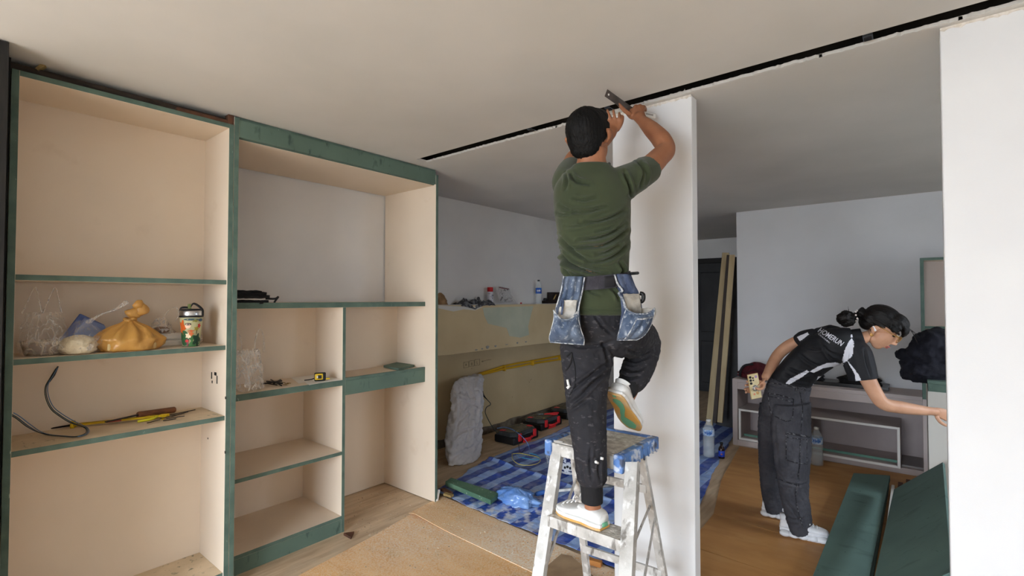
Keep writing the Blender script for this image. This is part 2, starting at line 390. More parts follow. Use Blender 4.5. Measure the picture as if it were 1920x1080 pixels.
# end wall with a dark doorway
we = MB().box((-4.2, YE, 2.19), (-1.4, YE + 0.15, H)); we.box((-4.2, YE, 0), (-2.98, YE + 0.15, 2.19)); we.box((-1.95, YE, 0), (-1.4, YE + 0.15, 2.19))
we.build('wall_end', WALL_M, kind='structure')
d1 = MB(); d1.box((-3.02, YE - 0.03, 0), (-2.94, YE + 0.16, 2.23)); d1.box((-1.98, YE - 0.03, 0), (-1.90, YE + 0.16, 2.23)); d1.box((-2.94, YE - 0.03, 2.15), (-1.98, YE + 0.16, 2.23))
dd = thing('door_1', None, None, (-2.46, YE, 0), kind='structure'); d1.build('door_frame', mat('door_frame_black', (30, 26, 24), 0.6), dd, 0.003)
DOORM = mat('dark_door', (46, 45, 46), 0.5, (38, 37, 38), 3)
MB().box((-2.94, YE + 0.06, 0.0), (-1.98, YE + 0.1, 2.15)).build('door_leaf', DOORM, dd)
for z0, z1 in ((0.15, 0.85), (1.0, 2.0)):
    MB().box((-2.82, YE + 0.045, z0), (-2.10, YE + 0.061, z1)).build('door_panel', DOORM, dd, 0.01)
struct('wall_corner', (-1.58, YB + 0.12, 0), (-1.46, YE, H), WALL_M)
struct('wall_back', (-1.58, YB, 0), (2.1, YB + 0.12, H), PANELWALL_M)
# partition pier the man works at, and the partition on the right
struct('wall_partition', (-1.259, YP0, 0), (-0.830, YP1, H - 0.002), PIER_M, bevel=0.003)
struct('wall_partition_right', (0.085, YP0, 0), (2.0, YP1, H - 0.002), PIER_M, bevel=0.003)
# torn strip of skim board hanging along the joint at the ceiling
for (x0, x1) in ((-1.259, -0.830), (0.085, 2.0)):
    nn = int((x1 - x0) / 0.012) + 4; b = MB()
    b.loft([[(x, YP0 - 0.001, H - 0.001), (x, YP0 - 0.006, H - 0.001), (x, YP0 - 0.004, H - 0.006 - j * 0.5), (x, YP0 - 0.001, H - 0.008 - j)] for x, j in zip(np.linspace(x0, x1, nn), np.clip(rng.normal(0.004, 0.004, nn), 0, 0.02))], smooth=False)
    b.build('trim_3', mat('torn_board', (214, 208, 200), 0.95, (198, 190, 178), 60), kind='structure')
struct('wall_behind_door', (-4.2, YE + 0.3, -0.2), (2.1, YE + 0.4, H + 0.24), WALL_M)
wr = MB().box((2.0, -3.4, 0), (2.15, 3.4, H)); wr.box((2.0, 4.5, 0), (2.15, 9.0, H)); wr.box((2.0, 3.4, 0), (2.15, 4.5, 1.3)); wr.box((2.0, 3.4, 2.05), (2.15, 4.5, H)); wr.build('wall_right', WALL_M, kind='structure')
w1 = thing('added_window', None, None, (2.07, 3.95, 1.3), kind='structure'); wfm = mat('added_window_white', (214, 214, 212), 0.5)  # unseen window, added to brighten the alcove and the back room
for lo, hi in (((2.04, 3.4, 1.3), (2.1, 3.43, 2.05)), ((2.04, 4.47, 1.3), (2.1, 4.5, 2.05)), ((2.04, 3.43, 1.3), (2.1, 4.47, 1.33)), ((2.04, 3.43, 2.02), (2.1, 4.47, 2.05)), ((2.04, 3.935, 1.33), (2.1, 3.965, 2.02))):
    MB().box(lo, hi).build('added_window_frame', wfm, w1, 0.002)
wr = MB(); wr.box((-4.2, -3.55, 0), (-2.5, -3.4, H)); wr.box((0.5, -3.55, 0), (2.15, -3.4, H)); wr.box((-2.5, -3.55, 2.48), (0.5, -3.4, H + 0.24)); wr.build('wall_rear', WALL_M, kind='structure')
struct('wall_side_left', (-4.35, -3.55, 0), (-4.2, 9.0, H + 0.24), WALL_M)
struct('ground', (-60, -80, -3.3), (60, 80, -3.2), CONC_M)
struct('trim_4', (-2.965, 0.2, 2.522), (-2.945, 1.055, H - 0.0005), WALL_M)
# ------------------------------------------------------------------ shelving units on the left wall
XF = -2.845
def board(name, lo, hi, parent, m_=None):
    return box(name, lo, hi, m_ or [BEIGE_M, GREEN_M], parent, 0.0008, edge=True)
cu = thing('open_cabinet', 'tall cream cabinet with green board edges, food bags on its shelf, at the far left', 'cabinet', (-3.0, 0.65, 0))
y0, y1 = 0.236, 1.086
board('side_panel', (-3.20, y0, 0), (XF, y0 + 0.024, 2.496), cu); board('side_panel', (-3.20, y1 - 0.024, 0), (XF, y1, 2.496), cu)
board('top_panel', (-3.20, y0 + 0.024, 2.472), (XF, y1 - 0.024, 2.496), cu)
MB().box((-3.20, y0 + 0.024, 0.06), (-3.19, y1 - 0.024, 2.472)).build('back_panel', BEIGE_M, cu)
DUSTSHELF = mat('cream_laminate_dusty', (214, 196, 168), 0.7, (196, 178, 150), 7, (0.35, 0.65), 0.05, 300, specks=[((46, 78, 66), 22, 0.60, 0.70, 0.75, (1, 1, 1), (0, 0, 0), ((-0.05, 0.38, 0.9), 0.28)), ((60, 74, 62), 14, 0.58, 0.68, 0.6, (1, 3, 1), (0, 0, 0), ((-0.03, -0.38, 0.9), 0.22)), ((40, 72, 60), 30, 0.58, 0.66, 0.8, (1, 1, 1), (0, 0, 0), ((-0.12, 0.4, 0.09), 0.26))])
for zt in (1.652, 1.302, 0.927):
    board('shelf', (-3.19, y0 + 0.024, zt - 0.024), (XF - 0.012, y1 - 0.024, zt), cu, [BEIGE_M if zt > 1 else DUSTSHELF, GREEN_M])
board('bottom_panel', (-3.19, y0 + 0.024, 0.078), (XF - 0.012, y1 - 0.024, 0.10), cu, [DUSTSHELF, GREEN_M])
MB().box((XF - 0.03, y0 + 0.024, 0), (XF - 0.012, y1 - 0.024, 0.078)).build('plinth', GFACE_M, cu)
# cut-outs and screw holes in the right side panel
hol = mat('hole_black', (20, 18, 17), 0.9)
for (a, b, w, h_) in [(404, 701, 2.6, 2.4), (397, 704, 1, 5), (407, 712, 1, 6), (398, 716, 1, 2), (423, 746, 1, 2), (390, 822, 0.8, 1.2), (422, 848, 0.8, 2)]:
    c = P(a, b, y=y1 - 0.024); k = c.length / 920
    MB().box((c.x - w * k * 1.6, c.y - 0.0012, c.z - h_ * k), (c.x + w * k * 1.6, c.y + 0.001, c.z + h_ * k)).build('screw_hole', hol, cu)

ru = thing('open_cabinet', 'wide cream open cabinet with green top fascia and divided shelves, standing in the middle', 'cabinet', (-3.15, 1.8, 0))
y0, y1 = 1.088, 2.564; yi0, yi1 = y0 + 0.024, y1 - 0.024; XS = -2.965
board('side_panel', (-3.49, y0, 0), (XF, yi0, 2.543), ru); board('side_panel', (-3.49, yi1, 0.004), (XF, y1, 2.51), ru)
board('top_panel', (-3.49, yi0, 2.43), (XF - 0.022, yi1, 2.452), ru)
MB().box((XF - 0.022, yi0, 2.437), (XF - 0.002, yi1, 2.532)).build('fascia', GFACE_M, ru, 0.001)
MB().box((XF - 0.03, yi0, 2.533), (XF - 0.008, yi1, 2.547)).build('scribe_strip', GREEN_M, ru, 0.001)
board('shelf', (-3.49, yi0, 1.494), (XS, yi1, 1.529), ru)
yd = 1.825
board('divider', (-3.48, yd, 0), (XS, yd + 0.022, 1.494), ru)
MB().box((-3.33, yi0, 1.01), (-3.315, yi1, 1.494)).build('back_panel', BEIGE_M, ru)
MB().box((-3.49, yi0, 0.04), (-3.48, yd, 1.01)).build('back_panel', BEIGE_M, ru)
MB().box((-3.49, yd + 0.022, 0.004), (-3.48, yi1, 1.01)).build('back_panel', BEIGE_M, ru)
board('shelf', (-3.48, yi0, 0.972), (XS, yd, 1.01), ru)
board('shelf', (-3.48, yd + 0.022, 0.99), (XS - 0.02, yi1, 1.01), ru)
MB().box((XS - 0.02, yd + 0.022, 0.905), (XS, yi1, 1.0)).build('drawer_fascia', GFACE_M, ru, 0.001)
MB().box((XS - 0.018, yd + 0.022, 1.0005), (XS + 0.001, yi1, 1.02)).build('edge_strip', GREEN_M, ru, 0.001)
board('shelf', (-3.48, yi0, 0.512), (XS, yd, 0.535), ru)
board('bottom_panel', (-3.48, yi0, 0.088), (XS, yd, 0.11), ru)
MB().box((XS - 0.02, yi0, 0), (XS - 0.001, yd, 0.0875)).build('plinth', GFACE_M, ru, 0.001)
# dark timber behind and above the left unit
MB().box((-2.862, 0.155, 0), (-2.70, 0.216, 2.545)).box((-3.2, 0.155, 0), (-2.8625, 0.2355, 2.545)).build('door_post', mat('jamb_black', (34, 32, 30), 0.6, (26, 25, 24), 8, stretch=(8, 8, 1)), None, 0.001, label='black painted timber post at the far left edge beside the tall cabinet', cat='post')
lf = thing('timber_beam', 'dark brown timber rail with an upright stub lying on top of the left cabinet', 'timber', (-2.93, 0.65, 2.497))
MB().box((-2.905, 0.236, 2.497), (-2.875, 1.055, 2.531)).build('rail', DARKW_M, lf, 0.001)
MB().box((XF - 0.0295, 0.82, 2.4965), (XF - 0.004, 1.056, 2.515)).build('rail', BROWNW_M, lf, 0.001)
MB().box((XF - 0.045, 1.057, 2.4965), (XF - 0.004, 1.086, 2.548)).build('upright', BROWNW_M, lf, 0.001)
MB().bar(P(70, 132, x=-2.88), P(90, 118, x=-2.87), 0.03, 0.012).build('timber_offcut', mat('pale_wood', (150, 128, 80), 0.7, (128, 106, 66), 20), label='small pale wood wedge stuck in the gap above the left cabinet', cat='wood scrap')

# ------------------------------------------------------------------ things on the left unit
def plastic(name, col, alpha=0.25, rough=0.12, spec=0.8):
    m = mat(name, col, rough, alpha=alpha, spec=spec, bump=0.35, bscale=45)
    if alpha < 0.6 and not m.get('film'):
        # thin film: mostly see-through, with streak highlights painted in as more opaque noise lines
        m['film'] = 1; nt = m.node_tree; N, L = nt.nodes, nt.links
        tc = N.new('ShaderNodeTexCoord'); nz = N.new('ShaderNodeTexNoise'); nz.inputs['Scale'].default_value = 22; nz.inputs['Detail'].default_value = 3; nz.inputs['Distortion'].default_value = 1.2
        mp = N.new('ShaderNodeMapping'); mp.inputs['Scale'].default_value = (1, 1, 0.45); L.new(tc.outputs['Object'], mp.inputs[0]); L.new(mp.outputs[0], nz.inputs['Vector'])
        a = N.new('ShaderNodeMath'); a.operation = 'SUBTRACT'; a.inputs[1].default_value = 0.5; L.new(nz.outputs['Fac'], a.inputs[0])
        b = N.new('ShaderNodeMath'); b.operation = 'ABSOLUTE'; L.new(a.outputs[0], b.inputs[0])
        r = N.new('ShaderNodeMapRange'); r.inputs['From Min'].default_value = 0.0; r.inputs['From Max'].default_value = 0.045; r.inputs['To Min'].default_value = min(1, alpha * 2.6); r.inputs['To Max'].default_value = alpha * 0.45
        L.new(b.outputs[0], r.inputs['Value']); L.new(r.outputs[0], N['Principled BSDF'].inputs['Alpha'])
    return m
CLEAR = plastic('clear_plastic', (236, 236, 236), 0.13)
CLEAR2 = plastic('clear_plastic_crinkled', (240, 240, 240), 0.22)
AMBER = plastic('amber_plastic', (204, 152, 76), 0.78, 0.3, 0.6)
def blob(c, rx, ry, hz, prof, seg=28, wob=0.06, freq=3.0, seed=0.0, twist=0.0, pleats=0, pl=0.0):
    """soft bag body: prof = [(height 0..1, radius 0..1)]; irregular, pleated towards the neck"""
    c = Vector(c); rings = []
    hs = catmull([(a, b, 0) for a, b in prof], 4)
    for h_ in hs:
        ring = []
        for k in range(seg):
            t = 2 * math.pi * k / seg
            w = 1 + wob * fbm(math.cos(t) * freq, math.sin(t) * freq, h_.x * freq + seed) + pl * (h_.x ** 1.5) * math.cos(pleats * t + seed)
            ring.append(c + Vector((rx * h_.y * w * math.cos(t), ry * h_.y * w * math.sin(t), hz * h_.x + 0.0)))
        rings.append(ring)
    return MB().loft(rings)
def film(rows, seg_amp, mt, name, parent, th=0.0006, nu=26, nv=26, seed=0.0):
    """free-standing crumpled film through rows of 3 or more guide points"""
    R = [catmull(r, 6) for r in rows]
    n = min(len(r) for r in R)
    def fn(u, v):
        a = u * (len(R) - 1); i = min(int(a), len(R) - 2); t = a - i; j = v * (n - 1); j0 = min(int(j), n - 2); s = j - j0
        p = (R[i][j0] * (1 - s) + R[i][j0 + 1] * s) * (1 - t) + (R[i + 1][j0] * (1 - s) + R[i + 1][j0 + 1] * s) * t
        e = fbm(u * 5 + seed, v * 5, seed) * seg_amp
        return p + Vector((e, e * 0.4, e * 0.3))
    return MB().sheet(fn, nu, nv, 0, th).build(name, mt, parent)
zs = 1.3025
# clear carrier bag with a bowl
o = thing('plastic_bag', 'clear carrier bag with upright handles holding a bowl of food, at the shelf left end', 'plastic bag', (-3.0, 0.36, zs))
c = Vector((-2.985, 0.366, zs))
MB().lathe(c, [(0.055, 0.002), (0.062, 0.004), (0.076, 0.062), (0.080, 0.064), (0.078, 0.06), (0.06, 0.012), (0.0, 0.010)], 28, cap=False).build('bowl', plastic('bowl_plastic', (210, 196, 176), 0.55), o)
MB().lathe(c, [(0.058, 0.012), (0.072, 0.048), (0.05, 0.054), (0.0, 0.056)], 24).build('food', mat('stew', (120, 84, 56), 0.5, (86, 56, 38), 40, (0.35, 0.65), 0.4, 60, specks=[((196, 150, 96), 50, 0.6, 0.68, 0.7)]), o)
blob(c, 0.10, 0.078, 0.19, [(0, 0.8), (0.12, 1.0), (0.4, 1.02), (0.7, 0.9), (1.0, 0.72)], 30, 0.14, 2.5, 1.0, 0, 7, 0.10).build('bag_film', CLEAR, o)
for (ya, yb, top) in ((0.31, 0.345, 0.30), (0.375, 0.41, 0.30)):
    b = MB()
    for k in (-1, 1):
        pass
    q = [Vector((-3.0, ya - 0.012, zs + 0.185)), Vector((-3.0, ya + 0.008, zs + 0.25)), Vector((-3.0, (ya + yb) / 2 + 0.01, zs + top)), Vector((-2.995, yb + 0.004, zs + 0.25)), Vector((-2.99, yb + 0.014, zs + 0.185))]
    b.tube(q, [0.012, 0.008, 0.006, 0.008, 0.012], 8, spline=5, flat=0.25).build('handle', CLEAR2, o)
# noodle bag with a blue packet
o = thing('plastic_bag', 'knotted clear bag of white noodles with a blue packet, left of the amber bag', 'plastic bag', (-2.93, 0.49, zs))
b = blob((-2.93, 0.475, zs), 0.06, 0.062, 0.085, [(0, 0.72), (0.15, 0.98), (0.5, 1.0), (0.8, 0.86), (1.0, 0.3)], 26, 0.25, 5, 2.0)
b.build('noodles', mat('rice_noodles', (226, 214, 188), 0.5, (196, 180, 148), 45, (0.35, 0.65), 0.6, 70), o)
nb = Vector((-3.03, 0.50, zs))
MB().bar(nb + Vector((0, -0.03, 0.03)), nb + Vector((-0.03, 0.045, 0.15)), 0.012, 0.11, up=(0, -1, 0.6)).build('packet', mat('blue_packet', (84, 102, 156), 0.5, (70, 88, 140), 8), o, 0.003)
MB().prism([nb + Vector((0.01, -0.055, 0.02)), nb + Vector((0.012, 0.09, 0.06)), nb + Vector((-0.005, 0.085, 0.12)), nb + Vector((-0.012, 0.01, 0.16))], (0.01, 0.003, 0)).build('packet', mat('blue_packet_light', (112, 128, 172), 0.5), o, 0.003)
blob((-2.96, 0.495, zs), 0.085, 0.085, 0.15, [(0, 0.75), (0.2, 1.0), (0.5, 0.9), (0.8, 0.5), (1.0, 0.25)], 26, 0.2, 3, 4.0, 0, 6, 0.12).build('bag_film', CLEAR, o)
MB().tube([(-2.96, 0.51, zs + 0.14), (-2.97, 0.56, zs + 0.175), (-2.98, 0.62, zs + 0.20), (-2.98, 0.66, zs + 0.235)], [0.02, 0.008, 0.012, 0.022], 10, spline=5, flat=0.5).build('bag_neck', CLEAR2, o)
# amber bag
o = thing('plastic_bag', 'amber yellow plastic bag with a knotted top around a food box', 'plastic bag', (-2.955, 0.665, zs))
c = Vector((-2.955, 0.668, zs))
MB().box((c.x - 0.065, c.y - 0.095, zs + 0.004), (c.x + 0.06, c.y + 0.095, zs + 0.055)).build('food_box', mat('box_cream', (206, 180, 128), 0.6), o, 0.006)
blob(c, 0.098, 0.135, 0.150, [(0, 0.80), (0.06, 0.90), (0.3, 0.99), (0.45, 0.92), (0.7, 0.62), (0.9, 0.24), (1.0, 0.13)], 66, 0.16, 3, 6.0, 0, 11, 0.22).build('bag_film', AMBER, o)
kn = c + Vector((0.0, 0.0, 0.148))
MB().tube([kn + Vector((0.016 * math.cos(t), 0.02 * math.sin(t), 0.004 * math.sin(2 * t))) for t in np.linspace(0, 2 * math.pi, 14)], 0.009, 8).build('knot', AMBER, o)
for k, (dy, dz, r) in enumerate([(0.012, 0.03, 0.03), (0.045, 0.05, 0.036), (0.03, 0.075, 0.024)]):
    bb = MB(); q = kn + Vector((0.004 * k, dy, dz)); bb.ball(q, (0.02, r, r * 0.85), Matrix.Rotation(0.5 * k, 3, 'X'), 14, 8)
    bb.v = [tuple(Vector(v) + (Vector(v) - q) * 0.35 * fbm(v[1] * 40, v[2] * 40, k)) for v in bb.v]; bb.build('bow', AMBER, o)
# foam box in a clear bag
o = thing('takeaway_box', 'white foam takeaway box wrapped in clear film behind the tumbler', 'box', (-3.09, 0.86, zs))
MB().box((-3.14, 0.785, zs), (-3.03, 0.955, zs + 0.03)).build('box_base', mat('foam_white', (222, 220, 216), 0.6), o, 0.006)
MB().box((-3.138, 0.79, zs + 0.0305), (-3.032, 0.95, zs + 0.065)).build('lid', mat('foam_white', (222, 220, 216), 0.6), o, 0.01)
bb = blob((-3.085, 0.83, zs + 0.05), 0.05, 0.06, 0.10, [(0, 0.9), (0.3, 1), (0.7, 0.6), (1, 0.25)], 22, 0.35, 5, 8.0); bb.build('bag_film', CLEAR2, o)
MB().ball((-3.08, 0.83, zs + 0.085), (0.03, 0.04, 0.018)).build('food', mat('stew', (120, 84, 56)), o)
q = [(-3.06, 0.82, zs + 0.13), (-3.055, 0.85, zs + 0.18), (-3.05, 0.885, zs + 0.205), (-3.05, 0.9, zs + 0.17), (-3.05, 0.885, zs + 0.13)]
MB().tube(q, 0.005, 8, spline=5, flat=0.3).build('handle', CLEAR2, o)
blob((-3.06, 0.985, zs), 0.035, 0.03, 0.075, [(0, 0.8), (0.3, 1), (0.7, 0.8), (1, 0.2)], 18, 0.3, 5, 3.3).build('bag_film', CLEAR2, o)
# tumbler
c = P(358, 652, z=zs); c = Vector((-2.915, 0.895, zs)); c = P(358, 649, z=zs)
o = thing('tumbler', 'printed insulated tumbler with steel lid and black carry strap, at the shelf right end', 'tumbler', c)
TB = [(0.036, 0.0), (0.038, 0.002), (0.052, 0.148)]
GR = mat('tumbler_print_base', (178, 174, 134), 0.4)
MB().lathe(c, TB + [(0.052, 0.155), (0.0, 0.155)], 40).build('cup', GR, o)
MB().lathe(c, [(0.0365, 0.0), (0.0385, 0.003), (0.0375, 0.005)], 40).build('base_ring', mat('rubber_black', (22, 22, 24), 0.5), o)
STEEL = mat('brushed_steel', (196, 196, 196), 0.28, metal=1.0)
MB().lathe(c, [(0.052, 0.158), (0.0525, 0.165), (0.0525, 0.184), (0.050, 0.188), (0.0, 0.188)], 40).build('lid', STEEL, o)
BLK = mat('rubber_black', (22, 22, 24), 0.5)
MB().lathe(c, [(0.0525, 0.152), (0.055, 0.153), (0.055, 0.160), (0.0525, 0.161)], 40).build('strap_ring', BLK, o)
MB().lathe(c, [(0.050, 0.1885), (0.051, 0.192), (0.047, 0.196), (0.0, 0.197)], 40).build('lid_top', BLK, o)
sv = Vector((0.63, 0.77, 0)) * 1.0
MB().tube([c + sv * -0.053 + Vector((0, 0, 0.16)), c + sv * -0.05 + Vector((0, 0, 0.20)), c + sv * -0.01 + Vector((0, 0, 0.205)), c + sv * 0.012 + Vector((0, 0, 0.224)), c + sv * 0.05 + Vector((0, 0, 0.195)), c + sv * 0.054 + Vector((0, 0, 0.16))], 0.0085, 8, spline=6, flat=0.5).build('strap', BLK, o)
MB().box(c + sv * -0.012 + Vector((-0.004, -0.006, 0.196)), c + sv * -0.012 + Vector((0.012, 0.008, 0.222))).build('strap_tag', mat('tag_green', (120, 130, 70), 0.5), o, 0.002)
MB().tube([c + sv * -0.048 + Vector((0.01, 0, 0.188)), c + sv * -0.035 + Vector((0.03, -0.01, 0.165)), c + sv * -0.02 + Vector((0.042, -0.02, 0.155))], 0.006, 8, spline=4, flat=0.6).build('strap', BLK, o)
th0 = math.atan2(-c.y, -c.x)
def decal(shape, dth, h_, w, hh, col, lift=0.0006, name='print_motif'):
    """flat print conforming to the cup wall; shape = outline in unit square"""
    pts = []
    def at(a, z):
        r = 0.038 + 0.014 * (z / 0.148) + lift; t = th0 + a
        return Vector((c.x + r * math.cos(t), c.y + r * math.sin(t), c.z + z))
    ctr = at(dth, h_); ring = [at(dth + x * w / 0.045, h_ + y * hh) for x, y in shape]
    MB().add([ctr] + ring, [(0, i + 1, (i + 1) % len(ring) + 1) for i in range(len(ring))], 0, True).build(name, mat('print_%d_%d_%d' % col, col, 0.4), o, fix=False)
cir = [(math.cos(t), math.sin(t)) for t in np.linspace(0, 2 * math.pi, 18)[:-1]]
cloud = [((0.8 + 0.22 * math.cos(5 * t)) * math.cos(t), (0.8 + 0.22 * math.cos(5 * t)) * math.sin(t)) for t in np.linspace(0, 2 * math.pi, 30)[:-1]]
star = [((1 if k % 2 else 0.5) * math.cos(t), (1 if k % 2 else 0.5) * math.sin(t)) for k, t in enumerate(np.linspace(0, 2 * math.pi, 13)[:-1])]
for a in [(cloud, -0.9, 0.10, 0.02, 0.042, (206, 96, 40)), (cir, -0.75, 0.045, 0.026, 0.04, (50, 92, 58)), (cir, 0.1, 0.03, 0.05, 0.03, (70, 118, 66)), (cloud, 0.62, 0.035, 0.024, 0.036, (30, 62, 42)),
          (cloud, 0.78, 0.108, 0.009, 0.014, (190, 46, 40)), (cloud, 0.5, 0.093, 0.012, 0.013, (152, 138, 54)), (cloud, 0.35, 0.135, 0.014, 0.008, (132, 128, 62)), (cir, 0.9, 0.138, 0.012, 0.008, (60, 84, 110)),
          (cir, 0.0, 0.142, 0.03, 0.006, (60, 84, 90)), (cir, -0.3, 0.108, 0.012, 0.013, (226, 190, 160)), (cir, -0.27, 0.118, 0.013, 0.006, (40, 30, 36)), (cloud, -0.02, 0.068, 0.013, 0.014, (204, 110, 62)), (star, -0.02, 0.083, 0.02, 0.006, (196, 96, 52)),
          (cloud, -0.32, 0.058, 0.012, 0.016, (230, 208, 172)), (cir, -0.12, 0.052, 0.005, 0.005, (244, 220, 190)), (star, -0.42, 0.03, 0.012, 0.012, (204, 36, 36)), (cir, -0.36, 0.015, 0.004, 0.012, (130, 60, 70)), (cir, 0.5, 0.076, 0.0016, 0.012, (70, 50, 30)), (cir, 0.62, 0.02, 0.0014, 0.02, (14, 34, 24))]:
    decal(*a[:5], a[5], 0.0006 + 0.00012 * len(o.children))

# ------------------------------------------------------------------ tools on the third shelf
zt = 0.9275
o = thing('electric_cable', 'blue and black twin cable looping from the cabinet back over the third shelf', 'cable', P(100, 780, x=-3.05))
b1 = [P(107, 690, x=-3.17), P(96, 708, x=-3.15), P(87, 725, x=-3.12), P(88, 745, x=-3.1), P(97, 765, x=-3.07), P(112, 778, x=-3.03), P(135, 792, x=-2.98), P(160, 802, z=zt + 0.006), P(163, 812, z=zt + 0.006), P(145, 819, z=zt + 0.006), P(115, 818, z=zt + 0.006), P(80, 813, z=zt + 0.008), P(55, 800, x=-2.92), P(34, 784, x=-2.90), P(22, 777, x=-2.885)]
for i, (dx, cm) in enumerate(((0.0, (40, 66, 84)), (0.005, (84, 116, 150)), (-0.004, (34, 48, 46)))):
    MB().tube([p + Vector((dx * 0.3, dx, dx * (1 if k < 7 or k > 11 else 0.0) + 0.001 * i)) for k, p in enumerate(b1)], 0.0019, 6, spline=6).build('wire', mat('wire_%d' % i, cm, 0.45), o)
MB().tube([P(109, 687, x=-3.175), P(100, 703, x=-3.16), P(92, 716, x=-3.14)], [0.003, 0.007, 0.004], 8, spline=4).build('tape_wrap', BLK, o)
# yellow sealant gun
YEL = mat('yellow_enamel', (216, 184, 26), 0.45, (196, 160, 20), 12, (0.4, 0.6), specks=[((70, 50, 30), 40, 0.66, 0.7, 0.7)])
BLKM = mat('black_steel', (38, 33, 32), 0.45, metal=0.5)
o = thing('caulking_gun', 'worn yellow caulking gun with a black rod lying on the third shelf', 'tool', P(200, 790, z=zt))
A, B = P(135, 797, z=zt + 0.012), P(305, 779, z=zt + 0.014); dv = (B - A).normalized(); sd = Vector((-dv.y, dv.x, 0))
if sd.x < 0: sd = -sd
for s_ in (-0.011, 0.011): MB().bar(A + sd * s_, B + sd * s_ * 0.6, 0.004, 0.010).build('frame_rail', YEL, o, 0.001)
MB().bar(A + dv * 0.13, A + dv * 0.19, 0.030, 0.008).build('brand_sticker', mat('sticker_red', (150, 70, 50), 0.5), o)
MB().lathe(A, [(0.021, -0.004), (0.022, 0.0), (0.022, 0.010), (0.018, 0.012), (0.018, 0.002), (0.0, 0.002)], 20, axis=dv).build('front_cup', YEL, o)
MB().tube([A - dv * 0.085 + Vector((0, 0, -0.006)), A + dv * 0.0, B], [0.003, 0.005, 0.005], 8).build('rod', BLKM, o)
MB().tube([B - dv * 0.02 + sd * 0.004, B - dv * 0.045 + sd * 0.03 - Vector((0, 0, 0.006)), B - dv * 0.10 + sd * 0.045 - Vector((0, 0, 0.008))], 0.0065, 8, spline=4).build('trigger', mat('yellow_green', (206, 198, 40), 0.45), o)
MB().tube([B, B + dv * 0.015 + sd * 0.02, B + dv * 0.0 + sd * 0.04 - Vector((0, 0, 0.01))], 0.006, 8, spline=4).build('handle', YEL, o)
MB().bar(B - dv * 0.01, B + dv * 0.03, 0.026, 0.012).build('housing', YEL, o, 0.003)
o = thing('wood_file', 'wooden handled file resting behind the caulking gun', 'tool', P(290, 770, z=zt))
A, B = P(258, 778, z=zt + 0.03), P(328, 768, z=zt + 0.02); dv = (B - A).normalized()
MB().tube([A, A + dv * 0.006, A + dv * 0.035, A + dv * 0.06, B - dv * 0.004, B], [0.014, 0.0165, 0.016, 0.0155, 0.016, 0.013], 14).build('handle', mat('file_handle', (118, 72, 42), 0.6, (92, 54, 32), 14, stretch=(6, 1, 6)), o)
MB().bar(A - dv * 0.14 - Vector((0, 0, 0.012)), A, 0.018, 0.005).build('blade', BLKM, o, 0.001)
for k, (a, b, c_, d_) in enumerate([(318, 778, 366, 768), (322, 781, 352, 772), (312, 785, 346, 780), (306, 789, 330, 785), (276, 793, 300, 787), (300, 785, 340, 776)]):
    p, q = P(a, b, z=zt + 0.004 + 0.003 * (k % 3)), P(c_, d_, z=zt + 0.004 + 0.003 * (k % 3))
    MB().bar(p, q, 0.008, 0.003).build('saw_blade', BLKM, None, 0.0006, label=['long dark steel blade at the far right end of the loose bunch', 'dark steel blade just left of the longest one in the bunch', 'dark steel blade beside the grip end of the caulking gun', 'short dark blade nearest the shelf front in the bunch', 'short dark blade under the yellow-green trigger', 'dark steel blade lying across the middle of the bunch'][k], cat='blade', group='loose steel blades on the third shelf')

# ------------------------------------------------------------------ things on the middle unit
zm = 1.5295
o = thing('folded_bag', 'flat stack of folded black cloth on the middle cabinet shelf', 'cloth', (-3.03, 1.22, zm))
BC = mat('black_cloth', (30, 29, 31), 0.85, (20, 20, 22), 12, (0.35, 0.65), 0.4, 60)
for k, (w, yy, th, ln) in enumerate([(0.09, 1.232, 0.016, 0.105), (0.088, 1.236, 0.014, 0.108), (0.08, 1.228, 0.016, 0.10), (0.07, 1.22, 0.012, 0.085)]):
    z0 = zm + [0, 0.0165, 0.031, 0.0475][k]
    MB().sheet(lambda u, v: (-3.06 + (u - 0.5) * 2 * w + 0.01 * fbm(u * 3, v * 3, k), yy + (v - 0.5) * 2 * ln * (1 + 0.08 * fbm(u * 4, k)), z0 + th * (0.75 + 0.3 * fbm(u * 4, v * 4, k + 3.0) + 0.15 * math.sin(v * 14 + k))), 14, 18, 0, 0.0).build('fold', BC, o, solid=-th * 1.15)
MB().tube([P(510, 566, x=-2.985) + Vector((-0.02, -0.03, 0.02)), P(516, 560, x=-2.985), P(522, 558, x=-2.985) + Vector((0, 0, 0.006)), P(515, 566, x=-2.985), P(516, 570, x=-2.985)], 0.006, 8, spline=4).build('strap', BC, o)
zc = 1.0105
o = thing('plastic_bag', 'limp clear carrier bag slumped against the left side of the middle cabinet', 'plastic bag', (-3.06, 1.24, zc))
c = Vector((-3.06, 1.243, zc))
blob(c, 0.085, 0.10, 0.24, [(0, 0.75), (0.08, 0.98), (0.35, 0.95), (0.7, 0.86), (1.0, 0.74)], 40, 0.22, 3.0, 11.0, 0, 9, 0.13).build('bag_film', plastic('clear_plastic_limp', (240, 240, 238), 0.24), o)
for (a0, a1, tp) in ((-0.085, -0.03, 0.365), (0.045, 0.10, 0.36)):
    MB().tube([c + Vector((0.02, a0, 0.23)), c + Vector((0.025, a0 + 0.006, 0.31)), c + Vector((0.025, (a0 + a1) / 2, tp)), c + Vector((0.025, a1 - 0.004, 0.31)), c + Vector((0.02, a1, 0.22))], [0.014, 0.010, 0.006, 0.010, 0.014], 8, spline=6, flat=0.22).build('handle', CLEAR2, o)
zc2 = 1.0105
o = thing('key_bunch', 'bunch of keys on a black clip beside the limp bag', 'keys', P(515, 717, z=zc))
